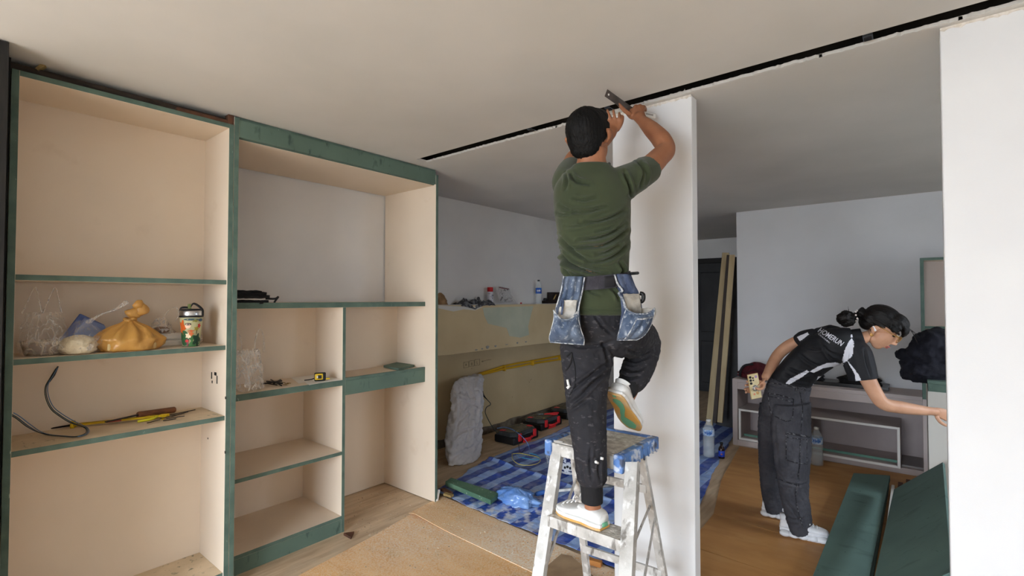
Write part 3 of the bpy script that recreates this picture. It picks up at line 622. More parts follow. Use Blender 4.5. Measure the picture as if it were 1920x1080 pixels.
for k, (a, b, c_, d_, r) in enumerate([(490, 720, 528, 714, 0.005), (500, 715, 530, 719, 0.005), (508, 712, 528, 723, 0.004), (496, 718, 520, 722, 0.004), (512, 720, 526, 712, 0.005)]):
    MB().tube([P(a, b, z=zc + 0.006 + 0.004 * (k % 2)), P((a + c_) / 2, (b + d_) / 2, z=zc + 0.012), P(c_, d_, z=zc + 0.006)], r, 8, spline=3).build('key_fob', BLK, o)
for a, b in ((531, 717), (537, 719), (541, 718), (534, 721)):
    MB().tube([P(a - 3, b, z=zc + 0.003), P(a + 4, b + 0.5, z=zc + 0.003)], 0.0022, 6).build('key', mat('key_brass', (150, 124, 66), 0.35, metal=0.8), o)
PAP = mat('paper', (226, 224, 220), 0.7)
for k, (pts) in enumerate([[(545, 708), (592, 702), (616, 708), (560, 719)], [(560, 710), (606, 703), (636, 712), (580, 722)], [(600, 706), (622, 702), (640, 713), (608, 716)]]):
    MB().prism([P(a, b, z=zc + 0.0005 + 0.0012 * k) for a, b in pts], (0, 0, 0.001)).build('paper_sheet', PAP, label=['plain white paper sheet nearest the keys under the tape measure', 'white paper sheet directly under the tape measure', 'white paper sheet right of the tape measure by the divider'][k], cat='paper', group='papers on the middle cabinet shelf')
# tape measure
c = P(600, 714, z=zc + 0.004); o = thing('tape_measure', 'black and yellow tape measure lying on white papers', 'tape measure', c)
fr = Vector((-c.x, -c.y, 0)).normalized(); sd = Vector((fr.y, -fr.x, 0))
def obox(c, hx, hy, hz, ax, ay, name, m_, parent, bev=0.004, seg=2):
    az = Vector((0, 0, 1)); V = [c + ax * (i * hx) + ay * (j * hy) + az * (k * hz) for k in (-1, 1) for j in (-1, 1) for i in (-1, 1)]
    return MB().add(V, [(0, 2, 3, 1), (4, 5, 7, 6), (0, 1, 5, 4), (2, 6, 7, 3), (1, 3, 7, 5), (0, 4, 6, 2)]).build(name, m_, parent, bev, seg=seg)
YP = mat('yellow_plastic', (214, 178, 30), 0.45)
obox(c + Vector((0, 0, 0.027)), 0.036, 0.016, 0.027, sd, fr, 'case', BLK, o, 0.008)
obox(c + Vector((0, 0, 0.028)) + sd * 0.006 + fr * 0.0005, 0.027, 0.0165, 0.022, sd, fr, 'case_plate', YP, o, 0.006)
obox(c + Vector((0, 0, 0.028)) + sd * 0.002 + fr * 0.001, 0.013, 0.0167, 0.012, sd, fr, 'case_label', BLK, o, 0.002)
obox(c + Vector((0, 0, 0.028)) + sd * 0.016 + fr * 0.0015, 0.004, 0.0168, 0.007, sd, fr, 'case_label', PAP, o, 0.001)
obox(c + Vector((0, 0, 0.012)) - sd * 0.048, 0.012, 0.010, 0.004, sd, fr, 'tape_tongue', YP, o, 0.001)
MB().tube([c + Vector((0, 0, 0.02)) + sd * 0.03, c + sd * 0.055 + Vector((0, 0, 0.012)), c + sd * 0.095 + Vector((0, 0, 0.009))], 0.0035, 8, spline=3).build('wrist_strap', BLK, o)
# green offcut board
g = [P(719, 687, z=1.02), P(748, 680, z=1.02), P(777, 686, z=1.02), P(747, 693, z=1.02)]
MB().prism([Vector((p.x, p.y, 1.011)) for p in g], (0, 0, 0.018)).build('board_offcut', GFACE_M, None, 0.001, label='small square green board offcut on the right middle shelf', cat='board offcut')
# ------------------------------------------------------------------ floor coverings
HB_SP = [((226, 206, 178), 160, 0.56, 0.70, 0.6, (1, 1, 1)), ((120, 128, 104), 5, 0.58, 0.75, 0.4, (1, 1, 1)), ((196, 130, 66), 3, 0.55, 0.75, 0.6, (1, 3, 1))]
def hb(name, dust):
    return mat(name, (236, 190, 132), 0.65, (218, 162, 98), 4, (0.3, 0.7), 0.05, 200, specks=HB_SP + dust, stretch=(0.8, 3, 1))
HB1 = hb('hardboard_dusty', [((236, 228, 216), 90, 0.42, 0.66, 0.85, (1, 1, 1), (0, 0, 0), ((-0.55, 0.6, 0), 0.6)), ((232, 206, 170), 130, 0.40, 0.62, 0.8, (1, 1, 1))])
HB2 = hb('hardboard_plaster_dust', [((238, 232, 222), 80, 0.36, 0.60, 0.95, (1, 1, 1), (0, 0, 0), ((0.25, -0.05, 0), 0.75)), ((234, 212, 180), 130, 0.38, 0.6, 0.85, (1, 1, 1))])
HB3 = mat('hardboard_clean', (192, 142, 86), 0.5, (168, 118, 66), 2.6, (0.3, 0.7), 0.05, 200, stretch=(0.8, 3, 1), specks=[((206, 164, 108), 3, 0.5, 0.75, 0.5, (1, 3, 1)), ((220, 200, 170), 120, 0.72, 0.78, 0.5, (1, 1, 1))])
def flat_sheet(name, poly, z, th, m_, label, cat, curl=None):
    b = MB().prism([Vector((x, y, z)) for x, y in poly], (0, 0, th)); return b.build(name, m_, None, 0.0006, label=label, cat=cat)
flat_sheet('hardboard_sheet', [(-2.835, 2.325), (-2.76, 1.93), (-2.69, 1.39), (-2.52, 0.75), (-1.2, 0.75), (-1.2, 2.23), (-1.69, 2.245)], 0.0005, 0.003, HB1, 'dusty orange-brown hardboard sheet on the floor in front of the middle cabinet', 'hardboard')
# the second sheet, its near left corner lifting
def fnb(u, v):
    a = Vector((-2.845, 2.29, 0)).lerp(Vector((-1.15, 2.225, 0)), u); b_ = Vector((-2.885, 2.655, 0)).lerp(Vector((-1.15, 2.555, 0)), u)
    p = a.lerp(b_, v); p.z = 0.0068 + 0.018 * math.exp(-(u / 0.16) ** 2) * (1 - v) ** 2 * math.sin(min(1, u / 0.05) * 1.57) + 0.0; return p
MB().sheet(fnb, 60, 10, 0, 0.003, False).build('hardboard_sheet', HB2, None, label='hardboard sheet covered in white plaster dust along the blue tarp edge', cat='hardboard')
for i, (poly, lab) in enumerate([([(-1.15, 2.48), (0.05, 2.48), (0.05, 3.06), (-1.12, 3.10)], 'hardboard floor sheet nearest the partition opening'), ([(-1.12, 3.105), (0.05, 3.065), (0.05, 3.58), (-1.14, 3.66)], 'hardboard floor sheet under the woman in white sneakers, front half'), ([(-1.14, 3.665), (0.05, 3.585), (0.05, 5.56), (-1.44, 5.50), (-1.30, 4.4)], 'large hardboard floor sheet between the woman and the low console')]):
    flat_sheet('hardboard_sheet', poly, 0.0085, 0.003, HB3, lab, 'hardboard')

# striped tarpaulins
def tarp_mat(name, shift, dust):
    m = mat(name, (0, 0, 0), 0.38, bump=0.6, bscale=24, spec=0.5)
    nt = m.node_tree; N, L = nt.nodes, nt.links; b = N['Principled BSDF']
    tc = N.new('ShaderNodeTexCoord'); sx = N.new('ShaderNodeSeparateXYZ')
    wn = N.new('ShaderNodeTexNoise'); wn.inputs['Scale'].default_value = 2.2; L.new(tc.outputs['Object'], wn.inputs['Vector'])
    wm = N.new('ShaderNodeVectorMath'); wm.operation = 'SCALE'; wm.inputs['Scale'].default_value = 0.05; L.new(wn.outputs['Color'], wm.inputs[0])
    wa = N.new('ShaderNodeVectorMath'); L.new(tc.outputs['Object'], wa.inputs[0]); L.new(wm.outputs[0], wa.inputs[1]); L.new(wa.outputs[0], sx.inputs[0])
    def stripes(out, per, off):
        a = N.new('ShaderNodeMath'); a.operation = 'MULTIPLY_ADD'; a.inputs[1].default_value = 1 / per; a.inputs[2].default_value = off; L.new(out, a.inputs[0])
        f = N.new('ShaderNodeMath'); f.operation = 'FRACT'; L.new(a.outputs[0], f.inputs[0])
        g = N.new('ShaderNodeMath'); g.operation = 'GREATER_THAN'; g.inputs[1].default_value = 0.5; L.new(f.outputs[0], g.inputs[0]); return g.outputs[0]
    def mx(fac, A, B):
        x = N.new('ShaderNodeMix'); x.data_type = 'RGBA'
        if isinstance(fac, float): x.inputs[0].default_value = fac
        else: L.new(fac, x.inputs[0])
        for s, q in ((6, A), (7, B)):
            if isinstance(q, tuple): x.inputs[s].default_value = q
            else: L.new(q, x.inputs[s])
        return x.outputs[2]
    s1, s2 = stripes(sx.outputs[0], 0.178, shift), stripes(sx.outputs[1], 0.178, 0.1)
    light = mx(s2, lin((150, 178, 224)), lin((134, 163, 216))); dark = mx(s2, lin((50, 82, 172)), lin((45, 75, 160)))
    base = mx(s1, light, dark)
    dn = N.new('ShaderNodeTexNoise'); dn.inputs['Scale'].default_value = 15; dn.inputs['Detail'].default_value = 8; L.new(tc.outputs['Object'], dn.inputs['Vector'])
    r = N.new('ShaderNodeMapRange'); r.inputs['From Min'].default_value = 0.46; r.inputs['From Max'].default_value = 0.60; r.inputs['To Max'].default_value = 0.95; L.new(dn.outputs['Fac'], r.inputs['Value'])
    ds = N.new('ShaderNodeVectorMath'); ds.operation = 'DISTANCE'; ds.inputs[1].default_value = dust; L.new(tc.outputs['Object'], ds.inputs[0])
    dr = N.new('ShaderNodeMapRange'); dr.inputs['From Min'].default_value = 0.55; dr.inputs['From Max'].default_value = 0.1; dr.inputs['To Min'].default_value = 0.12; L.new(ds.outputs['Value'], dr.inputs['Value'])
    mm = N.new('ShaderNodeMath'); mm.operation = 'MULTIPLY'; L.new(r.outputs[0], mm.inputs[0]); L.new(dr.outputs[0], mm.inputs[1])
    L.new(mx(mm.outputs[0], base, lin((222, 222, 222))), b.inputs['Base Color'])
    return m
def crumple(x, y, s=0.0):
    return 0.5 * abs(fbm(x * 3.2 + s, y * 3.2, 1.0)) + 0.35 * abs(fbm(x * 8 + s, y * 8, 2.0)) + 0.25 * max(0, fbm(x * 1.4, y * 1.4 + s, 3.0))
def tarp(c00, c10, c11, c01, amp, zb, m_, label, nu=150, nv=110, ridge=0.0):
    C = [Vector((*c, 0)) for c in (c00, c10, c11, c01)]
    def fn(u, v):
        p = C[0].lerp(C[1], u).lerp(C[3].lerp(C[2], u), v)
        e = min(u, 1 - u, v, 1 - v)
        p.x += 0.035 * fbm(v * 4, 2.0 + u) * (1 if u < 0.03 or u > 0.97 else 0.25); p.y += 0.025 * fbm(u * 6, 5.0 + v)
        p.z = zb + amp * crumple(p.x, p.y) + ridge * math.exp(-((1 - v) / 0.035) ** 2) * (0.5 + 0.5 * fbm(u * 7, 1.0)) * (1 if u < 0.75 else 0.4)
        return p
    return MB().sheet(fn, nu, nv, 0, 0.001).build('tarpaulin', m_, None, label=label, cat='tarpaulin')
tarp((-2.985, 2.655), (-1.18, 2.56), (-1.20, 3.34), (-3.20, 3.55), 0.022, 0.0125, tarp_mat('tarp_front', 0.15, (-0.12, -0.26, 0)), 'blue striped tarpaulin dusted white lying in front near the green plank', ridge=0.03)
tarp((-3.20, 3.50), (-1.20, 3.30), (-1.70, 6.4), (-3.34, 6.4), 0.020, 0.002, tarp_mat('tarp_back', 0.4, (9, 9, 0)), 'blue striped tarpaulin spread at the back beside the toolboxes', 150, 150)

# ------------------------------------------------------------------ left alcove: sack, conduits, toolboxes
SACK = mat('grey_tarp_cloth', (222, 222, 226), 0.7, (208, 208, 213), 5, (0.35, 0.65), 0.5, 34)
ss = []
for (y_, a, b_, xx, th) in [(874, 839, 858, -3.36, 0.05), (866, 839, 884, -3.37, 0.11), (850, 837, 896, -3.40, 0.13), (815, 838, 900, -3.44, 0.13), (775, 845, 903, -3.50, 0.115), (740, 848, 905, -3.56, 0.10), (722, 848, 906, -3.60, 0.085), (710, 862, 905, -3.63, 0.065), (701, 886, 901, -3.66, 0.035)]:
    L_, R_ = P(a, y_, x=xx), P(b_, y_, x=xx + 0.0)
    ss.append(((L_ + R_) / 2, (R_ - L_) / 2, Vector((th, 0, 0))))
b = MB().body(ss, 44, 7)
def rumple(mb, amp, s, seed=0.0):
    V = np.array([tuple(v) for v in mb.v]); c = V.mean(0)
    mb.v = [tuple(Vector(v) + (Vector(v) - Vector((c[0], c[1], v[2]))).normalized() * amp * (abs(fbm(v[0] * s, v[1] * s, v[2] * s * 0.45 + seed)) * 1.6 - 0.3)) for v in mb.v]
    return mb
rumple(b, 0.02, 5, 1.0)
V, N, Fs = remesh(b, 0.010, 2)
V = V + N * (np.array([abs(fbm(v[0] * 10, v[1] * 10 + v[2] * 5, v[2] * 5)) for v in V]) * 0.022 - 0.008 + np.array([-abs(fbm(v[0] * 6 + v[2] * 6, v[1] * 6 - v[2] * 9, v[2] * 2.5 + 4)) for v in V]) * 0.035)[:, None]
V = creases(V, normals(V, Fs), [([(848, 738), (872, 752), (902, 762)], 2.5, 0.02), ([(852, 800), (878, 772), (897, 742)], 2.5, 0.02), ([(843, 828), (868, 808), (900, 800)], 2.5, 0.02), ([(846, 860), (870, 845), (896, 835)], 2.5, 0.016), ([(872, 712), (882, 755), (878, 815), (866, 862)], 2.5, 0.018), ([(858, 722), (862, 770), (852, 830)], 2.2, 0.014), ([(888, 710), (894, 760), (890, 830)], 2.2, 0.014)])
V[:, 2] = np.maximum(V[:, 2], 0.001)
skin('cloth_sack', V, Fs, SACK, None, label='tall crumpled grey cloth sack leaning under the ledge', cat='sack')
YC = mat('yellow_conduit', (214, 168, 36), 0.5)
for k, pts in enumerate(([(899, 701), (925, 693), (944, 687), (972, 681), (997, 677), (1062, 665)], [(899, 703), (925, 697), (944, 692), (972, 687), (997, 682), (1062, 672)])):
    MB().tube([P(a, b_, x=XLOW + 0.024 + 0.02 * (i == 0) + 0.004 * k) for i, (a, b_) in enumerate(pts)], 0.0125, 12, spline=5).build('conduit', YC, None, label=['upper yellow electrical conduit along the bare wall', 'lower yellow electrical conduit along the bare wall'][k], cat='conduit', group='yellow conduits')
for a, b_ in ((944, 690), (997, 680), (1048, 671)):
    c = P(a, b_, x=XLOW + 0.01)
    MB().box((c.x - 0.009, c.y - 0.012, c.z - 0.034), (c.x + 0.034, c.y + 0.012, c.z + 0.036)).build('conduit_clip', YC, None, 0.004, label={944: 'yellow saddle clip on the conduits nearest the grey sack', 997: 'yellow saddle clip midway along the conduits', 1048: 'yellow saddle clip on the conduits beside the man'}[a], cat='clip', group='conduit clips')
# pencilled switch boxes and arrow on the bare wall
PEN = mat('pencil', (60, 52, 44), 0.8); wm = thing('wall_marking', 'pencilled row of three small squares with letters and an arrow on the bare wall', 'marking', P(885, 683, x=XLOW))
XM = XLOW + 0.0015
def stroke(pts, r=0.0016, parent=wm, name='pencil_line'): return MB().tube([P(a, b_, x=XM) for a, b_ in pts], r, 5).build(name, PEN, parent)
for (x0, x1, ya, yb, dy) in [(869.5, 878.5, 679.5, 690, -1.6), (880, 889, 677, 687.5, -1.4), (890, 899.5, 674.5, 685.5, -1.4)]:
    stroke([(x0, ya), (x1, ya + dy), (x1, yb + dy), (x0, yb), (x0, ya)])
stroke([(872.5, 686), (873.8, 681.5), (875.2, 685.5)]); stroke([(873, 684.4), (874.8, 684)])
stroke([(883.5, 680.5), (885.5, 680.2), (885.4, 682), (883.6, 682.3), (883.5, 680.5)]); stroke([(883.6, 682.3), (883.4, 684.8), (885.6, 684.4), (885.4, 682)])
stroke([(894, 677.5), (894.2, 682.4), (896.4, 681.8)])
stroke([(903, 678), (911, 676)]); stroke([(905.5, 676), (903, 678), (905.8, 679)])
stroke([(912, 676), (913.5, 674.6), (914.5, 675.5), (916, 674.2), (917, 675), (919, 674), (921, 674.6)], 0.0014)
for a, b_ in ((994, 713), (996, 711.6), (992, 717), (960, 745), (1050, 730), (884, 691.5)):
    MB().tube([P(a, b_, x=XM), P(a + 1.2, b_ - 1.2, x=XM)], 0.0016, 5).build('pencil_line', PEN, wm)
# black wire from the conduits to the first toolbox
o = thing('electric_cable', 'thin black and grey cable dropping from the conduits to the nearest toolbox', 'cable', P(912, 760, x=-3.75))
cp = [P(899, 703, x=XLOW + 0.04), P(902, 722, x=-3.78), P(906, 740, x=-3.76), P(914, 750, x=-3.74), P(920, 758, x=-3.72), P(912, 764, x=-3.7), P(910, 774, x=-3.68), P(916, 788, x=-3.62), P(923, 800, x=-3.58), P(930, 808, x=-3.52), P(932, 814, x=-3.5)]
MB().tube(cp, 0.0045, 7, spline=5).build('wire', mat('wire_dark', (52, 62, 62), 0.5), o)
MB().tube(cp[:4], [0.006, 0.012, 0.010, 0.004], 8, spline=5).build('tape_wrap', BLK, o)
o = thing('electric_cable', 'tangle of blue and yellow thin wires spilling from the toolbox onto the tarpaulin', 'cable', P(985, 850, z=0.03))
for col, pts in [((84, 132, 190), [(932, 803, 0.14), (945, 801, 0.15), (960, 805, 0.16), (975, 815, 0.14), (985, 825, 0.10), (992, 838, 0.04), (990, 852, 0.035), (975, 858, 0.035), (968, 850, 0.035)]),
                 ((190, 180, 90), [(960, 851, 0.04), (962, 862, 0.04), (975, 871, 0.04), (997, 872, 0.04), (1012, 866, 0.04), (1010, 858, 0.04), (990, 853, 0.04), (975, 850, 0.04), (961, 851, 0.04)]),
                 ((60, 150, 190), [(978, 858, 0.045), (990, 860, 0.05), (1003, 862, 0.04), (1012, 860, 0.04), (1006, 853, 0.045), (994, 850, 0.04)]),
                 ((40, 44, 52), [(965, 805, 0.16), (968, 815, 0.15), (972, 832, 0.08), (975, 848, 0.045), (982, 845, 0.045), (986, 838, 0.045)])]:
    MB().tube([P(a, b_, z=zz) for a, b_, zz in pts], 0.0035, 6, spline=6).build('wire', mat('wire_c%d' % col[0], col, 0.45), o)
# toolboxes
TBK = mat('toolbox_black', (26, 26, 28), 0.45); TLID = mat('toolbox_lid_smoke', (66, 68, 70), 0.25, (58, 58, 58), 10); TDUST = mat('toolbox_dust', (128, 118, 96), 0.8, (100, 94, 80), 14); TRED = mat('toolbox_red', (206, 42, 46), 0.4)
def toolbox(x0, yy0, label, pliers=False):
    X0, X1, Y0, Y1 = x0, x0 + 0.285, yy0, yy0 + 0.44
    o = thing('toolbox', label, 'toolbox', ((X0 + X1) / 2, (Y0 + Y1) / 2, 0.0), 'black and red toolboxes along the wall')
    MB().box((X0, Y0, 0.0), (X1, Y1, 0.085)).build('case', TBK, o, 0.018, seg=2)
    b = MB(); ch = 0.06
    def ring(i, z): return [(X0 + i, Y0 + ch + i, z), (X0 + ch + i, Y0 + i, z), (X1 - ch - i, Y0 + i, z), (X1 - i, Y0 + ch + i, z), (X1 - i, Y1 - ch - i, z), (X1 - ch - i, Y1 - i, z), (X0 + ch + i, Y1 - i, z), (X0 + i, Y1 - ch - i, z)]
    b.loft([ring(-0.006, 0.0855), ring(-0.006, 0.10), ring(0.012, 0.122), ring(0.03, 0.128)], smooth=False); b.build('lid', TLID, o, 0.003)
    MB().box((X0 + 0.06, Y0 + 0.11, 0.1285), (X1 - 0.06, Y1 - 0.11, 0.131)).build('lid_window', TDUST, o, 0.002)
    for k in (0.09, 0.35):
        MB().box((X1 - 0.004, Y0 + k - 0.024, 0.035), (X1 + 0.016, Y0 + k + 0.024, 0.118)).build('latch', TRED, o, 0.005)
    hd = MB().tube([(X1 + 0.004, Y0 + 0.145, 0.05), (X1 + 0.03, Y0 + 0.16, 0.052), (X1 + 0.034, Y0 + 0.22, 0.05), (X1 + 0.03, Y0 + 0.28, 0.052), (X1 + 0.004, Y0 + 0.295, 0.05)], 0.011, 8, spline=3); hd.build('handle', TRED, o)
    MB().box((X1 - 0.005, Y0 + 0.15, 0.004), (X1 + 0.008, Y0 + 0.29, 0.032)).build('red_strip', TRED, o, 0.003)
    MB().box((X0 + 0.055, Y0 + 0.03, 0.122), (X0 + 0.115, Y0 + 0.08, 0.131)).build('red_badge', TRED, o, 0.003); MB().box((X0 + 0.16, Y1 - 0.08, 0.122), (X0 + 0.22, Y1 - 0.03, 0.131)).build('red_badge', TRED, o, 0.003)
    bz = MB().prism([(X1 - 0.052, Y0 + 0.10, 0.125), (X1 - 0.02, Y0 + 0.115, 0.121), (X1 - 0.02, Y0 + 0.13, 0.121), (X1 - 0.05, Y0 + 0.125, 0.126)], (0, 0, 0.004)); bz.build('maker_mark', YP, o)
    MB().box((X1 - 0.042, Y0 + 0.15, 0.124), (X1 - 0.03, Y0 + 0.215, 0.127)).build('maker_mark', PAP, o)
    return o
toolbox(-3.565, 4.03, 'nearest black and red toolbox with wires spilling over its lid, by the grey sack')
toolbox(-3.685, 4.68, 'middle black and red toolbox with red-handled pliers on its lid')
toolbox(-3.74, 5.33, 'farthest black and red toolbox, partly behind the man')
o = thing('pliers', 'red-handled pliers lying on the middle toolbox lid', 'pliers', (-3.50, 5.0, 0.132))
for s_ in (-1, 1):
    MB().tube([(-3.54, 4.93, 0.139), (-3.505 + 0.012 * s_, 4.965 + 0.010 * s_, 0.141), (-3.455 + 0.016 * s_, 5.02 - 0.03 * s_, 0.142), (-3.42 + 0.012 * s_, 5.06 - 0.03 * s_, 0.142)], [0.005, 0.008, 0.011, 0.009], 8, spline=4).build('grip', TRED, o)
MB().tube([(-3.545, 4.925, 0.14), (-3.575, 4.89, 0.14), (-3.60, 4.87, 0.14)], [0.010, 0.008, 0.003], 8, spline=3).build('jaw', METAL_M, o)

# ------------------------------------------------------------------ things on the ledge
ZL = 1.4965
o = thing('spray_can', 'white spray can with a red cap standing on the ledge', 'spray can', P(919, 567, z=ZL)); c = Vector((-3.495, P(919, 567, x=-3.495).y, ZL)); o.location = c; WL[o.name] = c
MB().lathe(c, [(0.030, 0), (0.032, 0.004), (0.032, 0.125), (0.028, 0.133), (0, 0.133)], 24).build('can', mat('can_white', (198, 198, 206), 0.35, (150, 150, 168), 30, (0.55, 0.62)), o)
MB().lathe(c, [(0.031, 0.133), (0.031, 0.176), (0.029, 0.180), (0, 0.180)], 24).build('cap', mat('cap_red', (186, 30, 34), 0.35), o)
for dz, dy in ((0.085, -0.006), (0.085, 0.012), (0.055, 0.0)):
    MB().box((c.x + 0.0318, c.y + dy - 0.003, ZL + dz), (c.x + 0.0328, c.y + dy + 0.004, ZL + dz + 0.018)).build('can_print', mat('print_dark', (50, 50, 70), 0.5), o)
o = thing('plastic_bag', 'small clear bag of black screws right of the spray can on the ledge', 'plastic bag', (-3.49, P(948, 567, x=-3.49).y, ZL)); yb_ = P(948, 567, x=-3.49).y
b = MB(); bp = [P(932, 540, x=-3.50), P(936, 537, x=-3.50), P(953, 541, x=-3.50), P(956, 552, x=-3.49), P(966, 567, x=-3.47), P(940, 567, x=-3.46), P(934, 552, x=-3.49)]
b.prism([p - Vector((0.02, 0, 0)) for p in bp], (0.045, 0, 0)); b.build('bag_film', plastic('clear_plastic_grey', (206, 204, 204), 0.55), o, 0.008)
for k in range(26):
    a, b_ = 938 + random.random() * 24, 556 + random.random() * 10
    if k < 8: a, b_ = 938 + random.random() * 14, 543 + random.random() * 14
    q = P(a, b_, x=-3.455 if b_ > 560 else -3.468); v = Vector((0, random.uniform(-1, 1), random.uniform(-0.5, 0.5))).normalized() * 0.010
    MB().tube([q - v, q + v], 0.0035, 6).build('screw', BLK, o)
MB().bar(P(936, 539, x=-3.47), P(954, 542, x=-3.47), 0.012, 0.010).build('tied_top', mat('maroon_tape', (90, 40, 48), 0.5), o, 0.002)
WATER = mat('bottle_plastic', (214, 222, 226), 0.08, alpha=0.28, spec=0.9, bump=0.2, bscale=60)
BLUEL = mat('blue_label', (52, 112, 190), 0.4, (30, 70, 160), 40, (0.45, 0.55))
def bottle(c, h_, r, label, lab_m, cap_m, z0f=0.55, z1f=0.75, film_m=None, full=0.0, marks=True):
    o = thing('water_bottle', label, 'bottle', c); c = Vector(c)
    pr = [(0.6, 0), (0.95, 0.015), (1.0, 0.04), (1.0, 0.18), (0.95, 0.20), (1.0, 0.22), (1.0, 0.36), (0.95, 0.38), (1.0, 0.40), (1.0, 0.72), (0.9, 0.78), (0.62, 0.86), (0.36, 0.92), (0.34, 0.95)]
    MB().lathe(c, [(a * r, b_ * h_) for a, b_ in pr], 24).build('bottle_body', film_m or WATER, o)
    if full: MB().lathe(c, [(0.55 * r, 0.006), (0.93 * r, 0.02), (0.93 * r, full * h_), (0, full * h_)], 20).build('water', mat('water_fill', (200, 208, 212), 0.05, alpha=0.35), o)
    MB().lathe(c, [(1.012 * r, z0f * h_), (1.02 * r, z0f * h_ + 0.001), (1.02 * r, z1f * h_), (1.012 * r, z1f * h_ + 0.001)], 24, cap=False).build('label_wrap', lab_m, o)
    MB().lathe(c, [(0.40 * r, 0.945 * h_), (0.42 * r, 0.95 * h_), (0.42 * r, 0.995 * h_), (0.0, h_)], 16).build('cap', cap_m, o)
    if marks:
        tv = Vector((-c.x, -c.y, 0)).normalized(); sv_ = Vector((-tv.y, tv.x, 0))
        for k in range(5):
            t = (-0.5 + 0.25 * k)
            q = c + (tv * math.cos(t) + sv_ * math.sin(t)) * r * 1.03 + Vector((0, 0, h_ * (z0f + z1f) / 2))
            MB().ball(q, (r * 0.10, r * 0.10, h_ * (0.03 + 0.02 * (k % 2))), None, 8, 5).build('label_mark', PAP if lab_m is BLUEL else mat('label_blue_ink', (50, 100, 180), 0.4), o)
    return o
bottle((-3.495, P(1010, 567, x=-3.495).y, ZL), 0.285, 0.036, 'clear water bottle with a blue label standing on the ledge', BLUEL, mat('cap_dark', (40, 46, 56), 0.4), 0.42, 0.66)
GC = mat('grey_rag', (66, 66, 70), 0.9, (120, 122, 126), 30, (0.45, 0.6), 0.4, 50)
yc0, yc1 = P(858, 567, x=-3.48).y, P(921, 567, x=-3.48).y
MB().sheet(lambda u, v: (-3.55 + 0.135 * u + 0.015 * fbm(v * 6, u * 5), yc0 + (yc1 - yc0) * v + 0.02 * fbm(u * 5, v * 5, 7), (ZL + 0.004 + 0.075 * abs(fbm(u * 3.3, v * 5.0, 2.2)) * (1 - abs(2 * v - 1) ** 3) * math.sin(min(1, u * 4, (1.02 - u) * 4) * 1.57) + (0.02 if u < 0.8 else 0) * abs(fbm(u * 9, v * 11, 4.1)) - (0.055 * ((u - 0.86) / 0.14) * (0.3 + 0.7 * math.exp(-((v - 0.35) / 0.2) ** 2)) if u > 0.93 else 0))), 34, 60, 0, 0.003).build('rag', GC, None, label='crumpled dark grey patterned rag left of the spray can on the ledge', cat='rag')
b = blob((-3.50, P(828, 567, x=-3.5).y - 0.02, ZL), 0.045, 0.085, 0.115, [(0, 0.95), (0.15, 1.0), (0.5, 0.75), (0.8, 0.45), (1, 0.15)], 26, 0.4, 4, 2.0); b.build('paper_bag', mat('brown_paper', (156, 124, 88), 0.85, (130, 100, 70), 12), None, label='small crumpled brown paper bag at the cabinet end of the ledge', cat='paper bag')
c = P(1042, 566, x=-3.50); o = thing('wooden_box', 'dark wooden box with tools standing on the ledge beside the man', 'box', (c.x, c.y, ZL))
DB = mat('dark_box', (38, 28, 24), 0.6)
MB().box((-3.55, P(1022, 566, x=-3.5).y, ZL), (-3.45, c.y + 0.14, ZL + 0.035)).build('tray', DB, o, 0.002)
MB().box((-3.55, P(1032, 566, x=-3.5).y, ZL + 0.0355), (-3.47, c.y + 0.14, ZL + 0.14)).build('box_body', DB, o, 0.002)
MB().tube([(-3.46, P(1038, 556, x=-3.46).y, ZL + 0.05), (-3.462, P(1043, 556, x=-3.46).y, ZL + 0.11)], 0.009, 8).build('tool_handle', mat('pale_wood', (150, 128, 80)), o)
c = P(1024, 562, x=-3.47); MB().lathe((-3.485, c.y, ZL + 0.0355), [(0.022, 0), (0.026, 0.006), (0.020, 0.03), (0.0, 0.032)], 18).build('reel', BLK, o)
c = P(977, 566, x=-3.47); MB().ball((c.x, c.y, ZL + 0.008), (0.008, 0.018, 0.008), None, 10, 6).build('sponge_scrap', TRED, None, label='tiny red scrap lying on the ledge between bag and bottle', cat='scrap')

# ------------------------------------------------------------------ things on the front tarpaulin
g = [P(835, 903, z=0.07), P(846, 896, z=0.07), P(936, 925, z=0.07), P(920, 938, z=0.07)]
MB().prism([Vector((p.x, p.y, 0.036)) for p in g], (0, 0, 0.036)).build('green_plank', [mat('green_plank_dusty', (92, 122, 96), 0.8, (70, 104, 84), 5, (0.35, 0.65), specks=[((214, 214, 206), 60, 0.64, 0.72, 0.7)]), GREEN_M], None, 0.001, label='short thick green plank with white dust lying on the front tarpaulin', cat='plank')
bs_ = [Vector((P(a, b_, z=zz).x, P(a, b_, z=zz).y, zz)) for a, b_, zz in [(938, 912, 0.10), (965, 912, 0.10), (998, 938, 0.07), (990, 950, 0.03), (965, 945, 0.03), (942, 932, 0.04)]]
cb = sum(bs_, Vector()) / len(bs_)
b = blob((cb.x, cb.y, 0.028), 0.17, 0.10, 0.10, [(0, 0.9), (0.2, 1.0), (0.5, 0.92), (0.8, 0.6), (1.0, 0.2)], 40, 0.45, 3, 5.0)
rumple(b, 0.02, 16, 3.0); b.build('plastic_bag', mat('blue_film', (92, 136, 204), 0.2, (130, 168, 222), 9, (0.4, 0.65), 0.5, 30, spec=0.9, alpha=0.92, specks=[((236, 238, 240), 60, 0.68, 0.72, 0.8)]), None, label='crumpled translucent blue plastic bag beside the green plank', cat='plastic bag')
o = thing('paint_roller_pole', 'white pole with a blue grip lying across the tarpaulin behind the ladder', 'pole', P(1040, 922, z=0.04))
A, B, C_ = P(1004, 927, z=0.05), P(1018, 923, z=0.05), P(1150, 910, z=0.05)
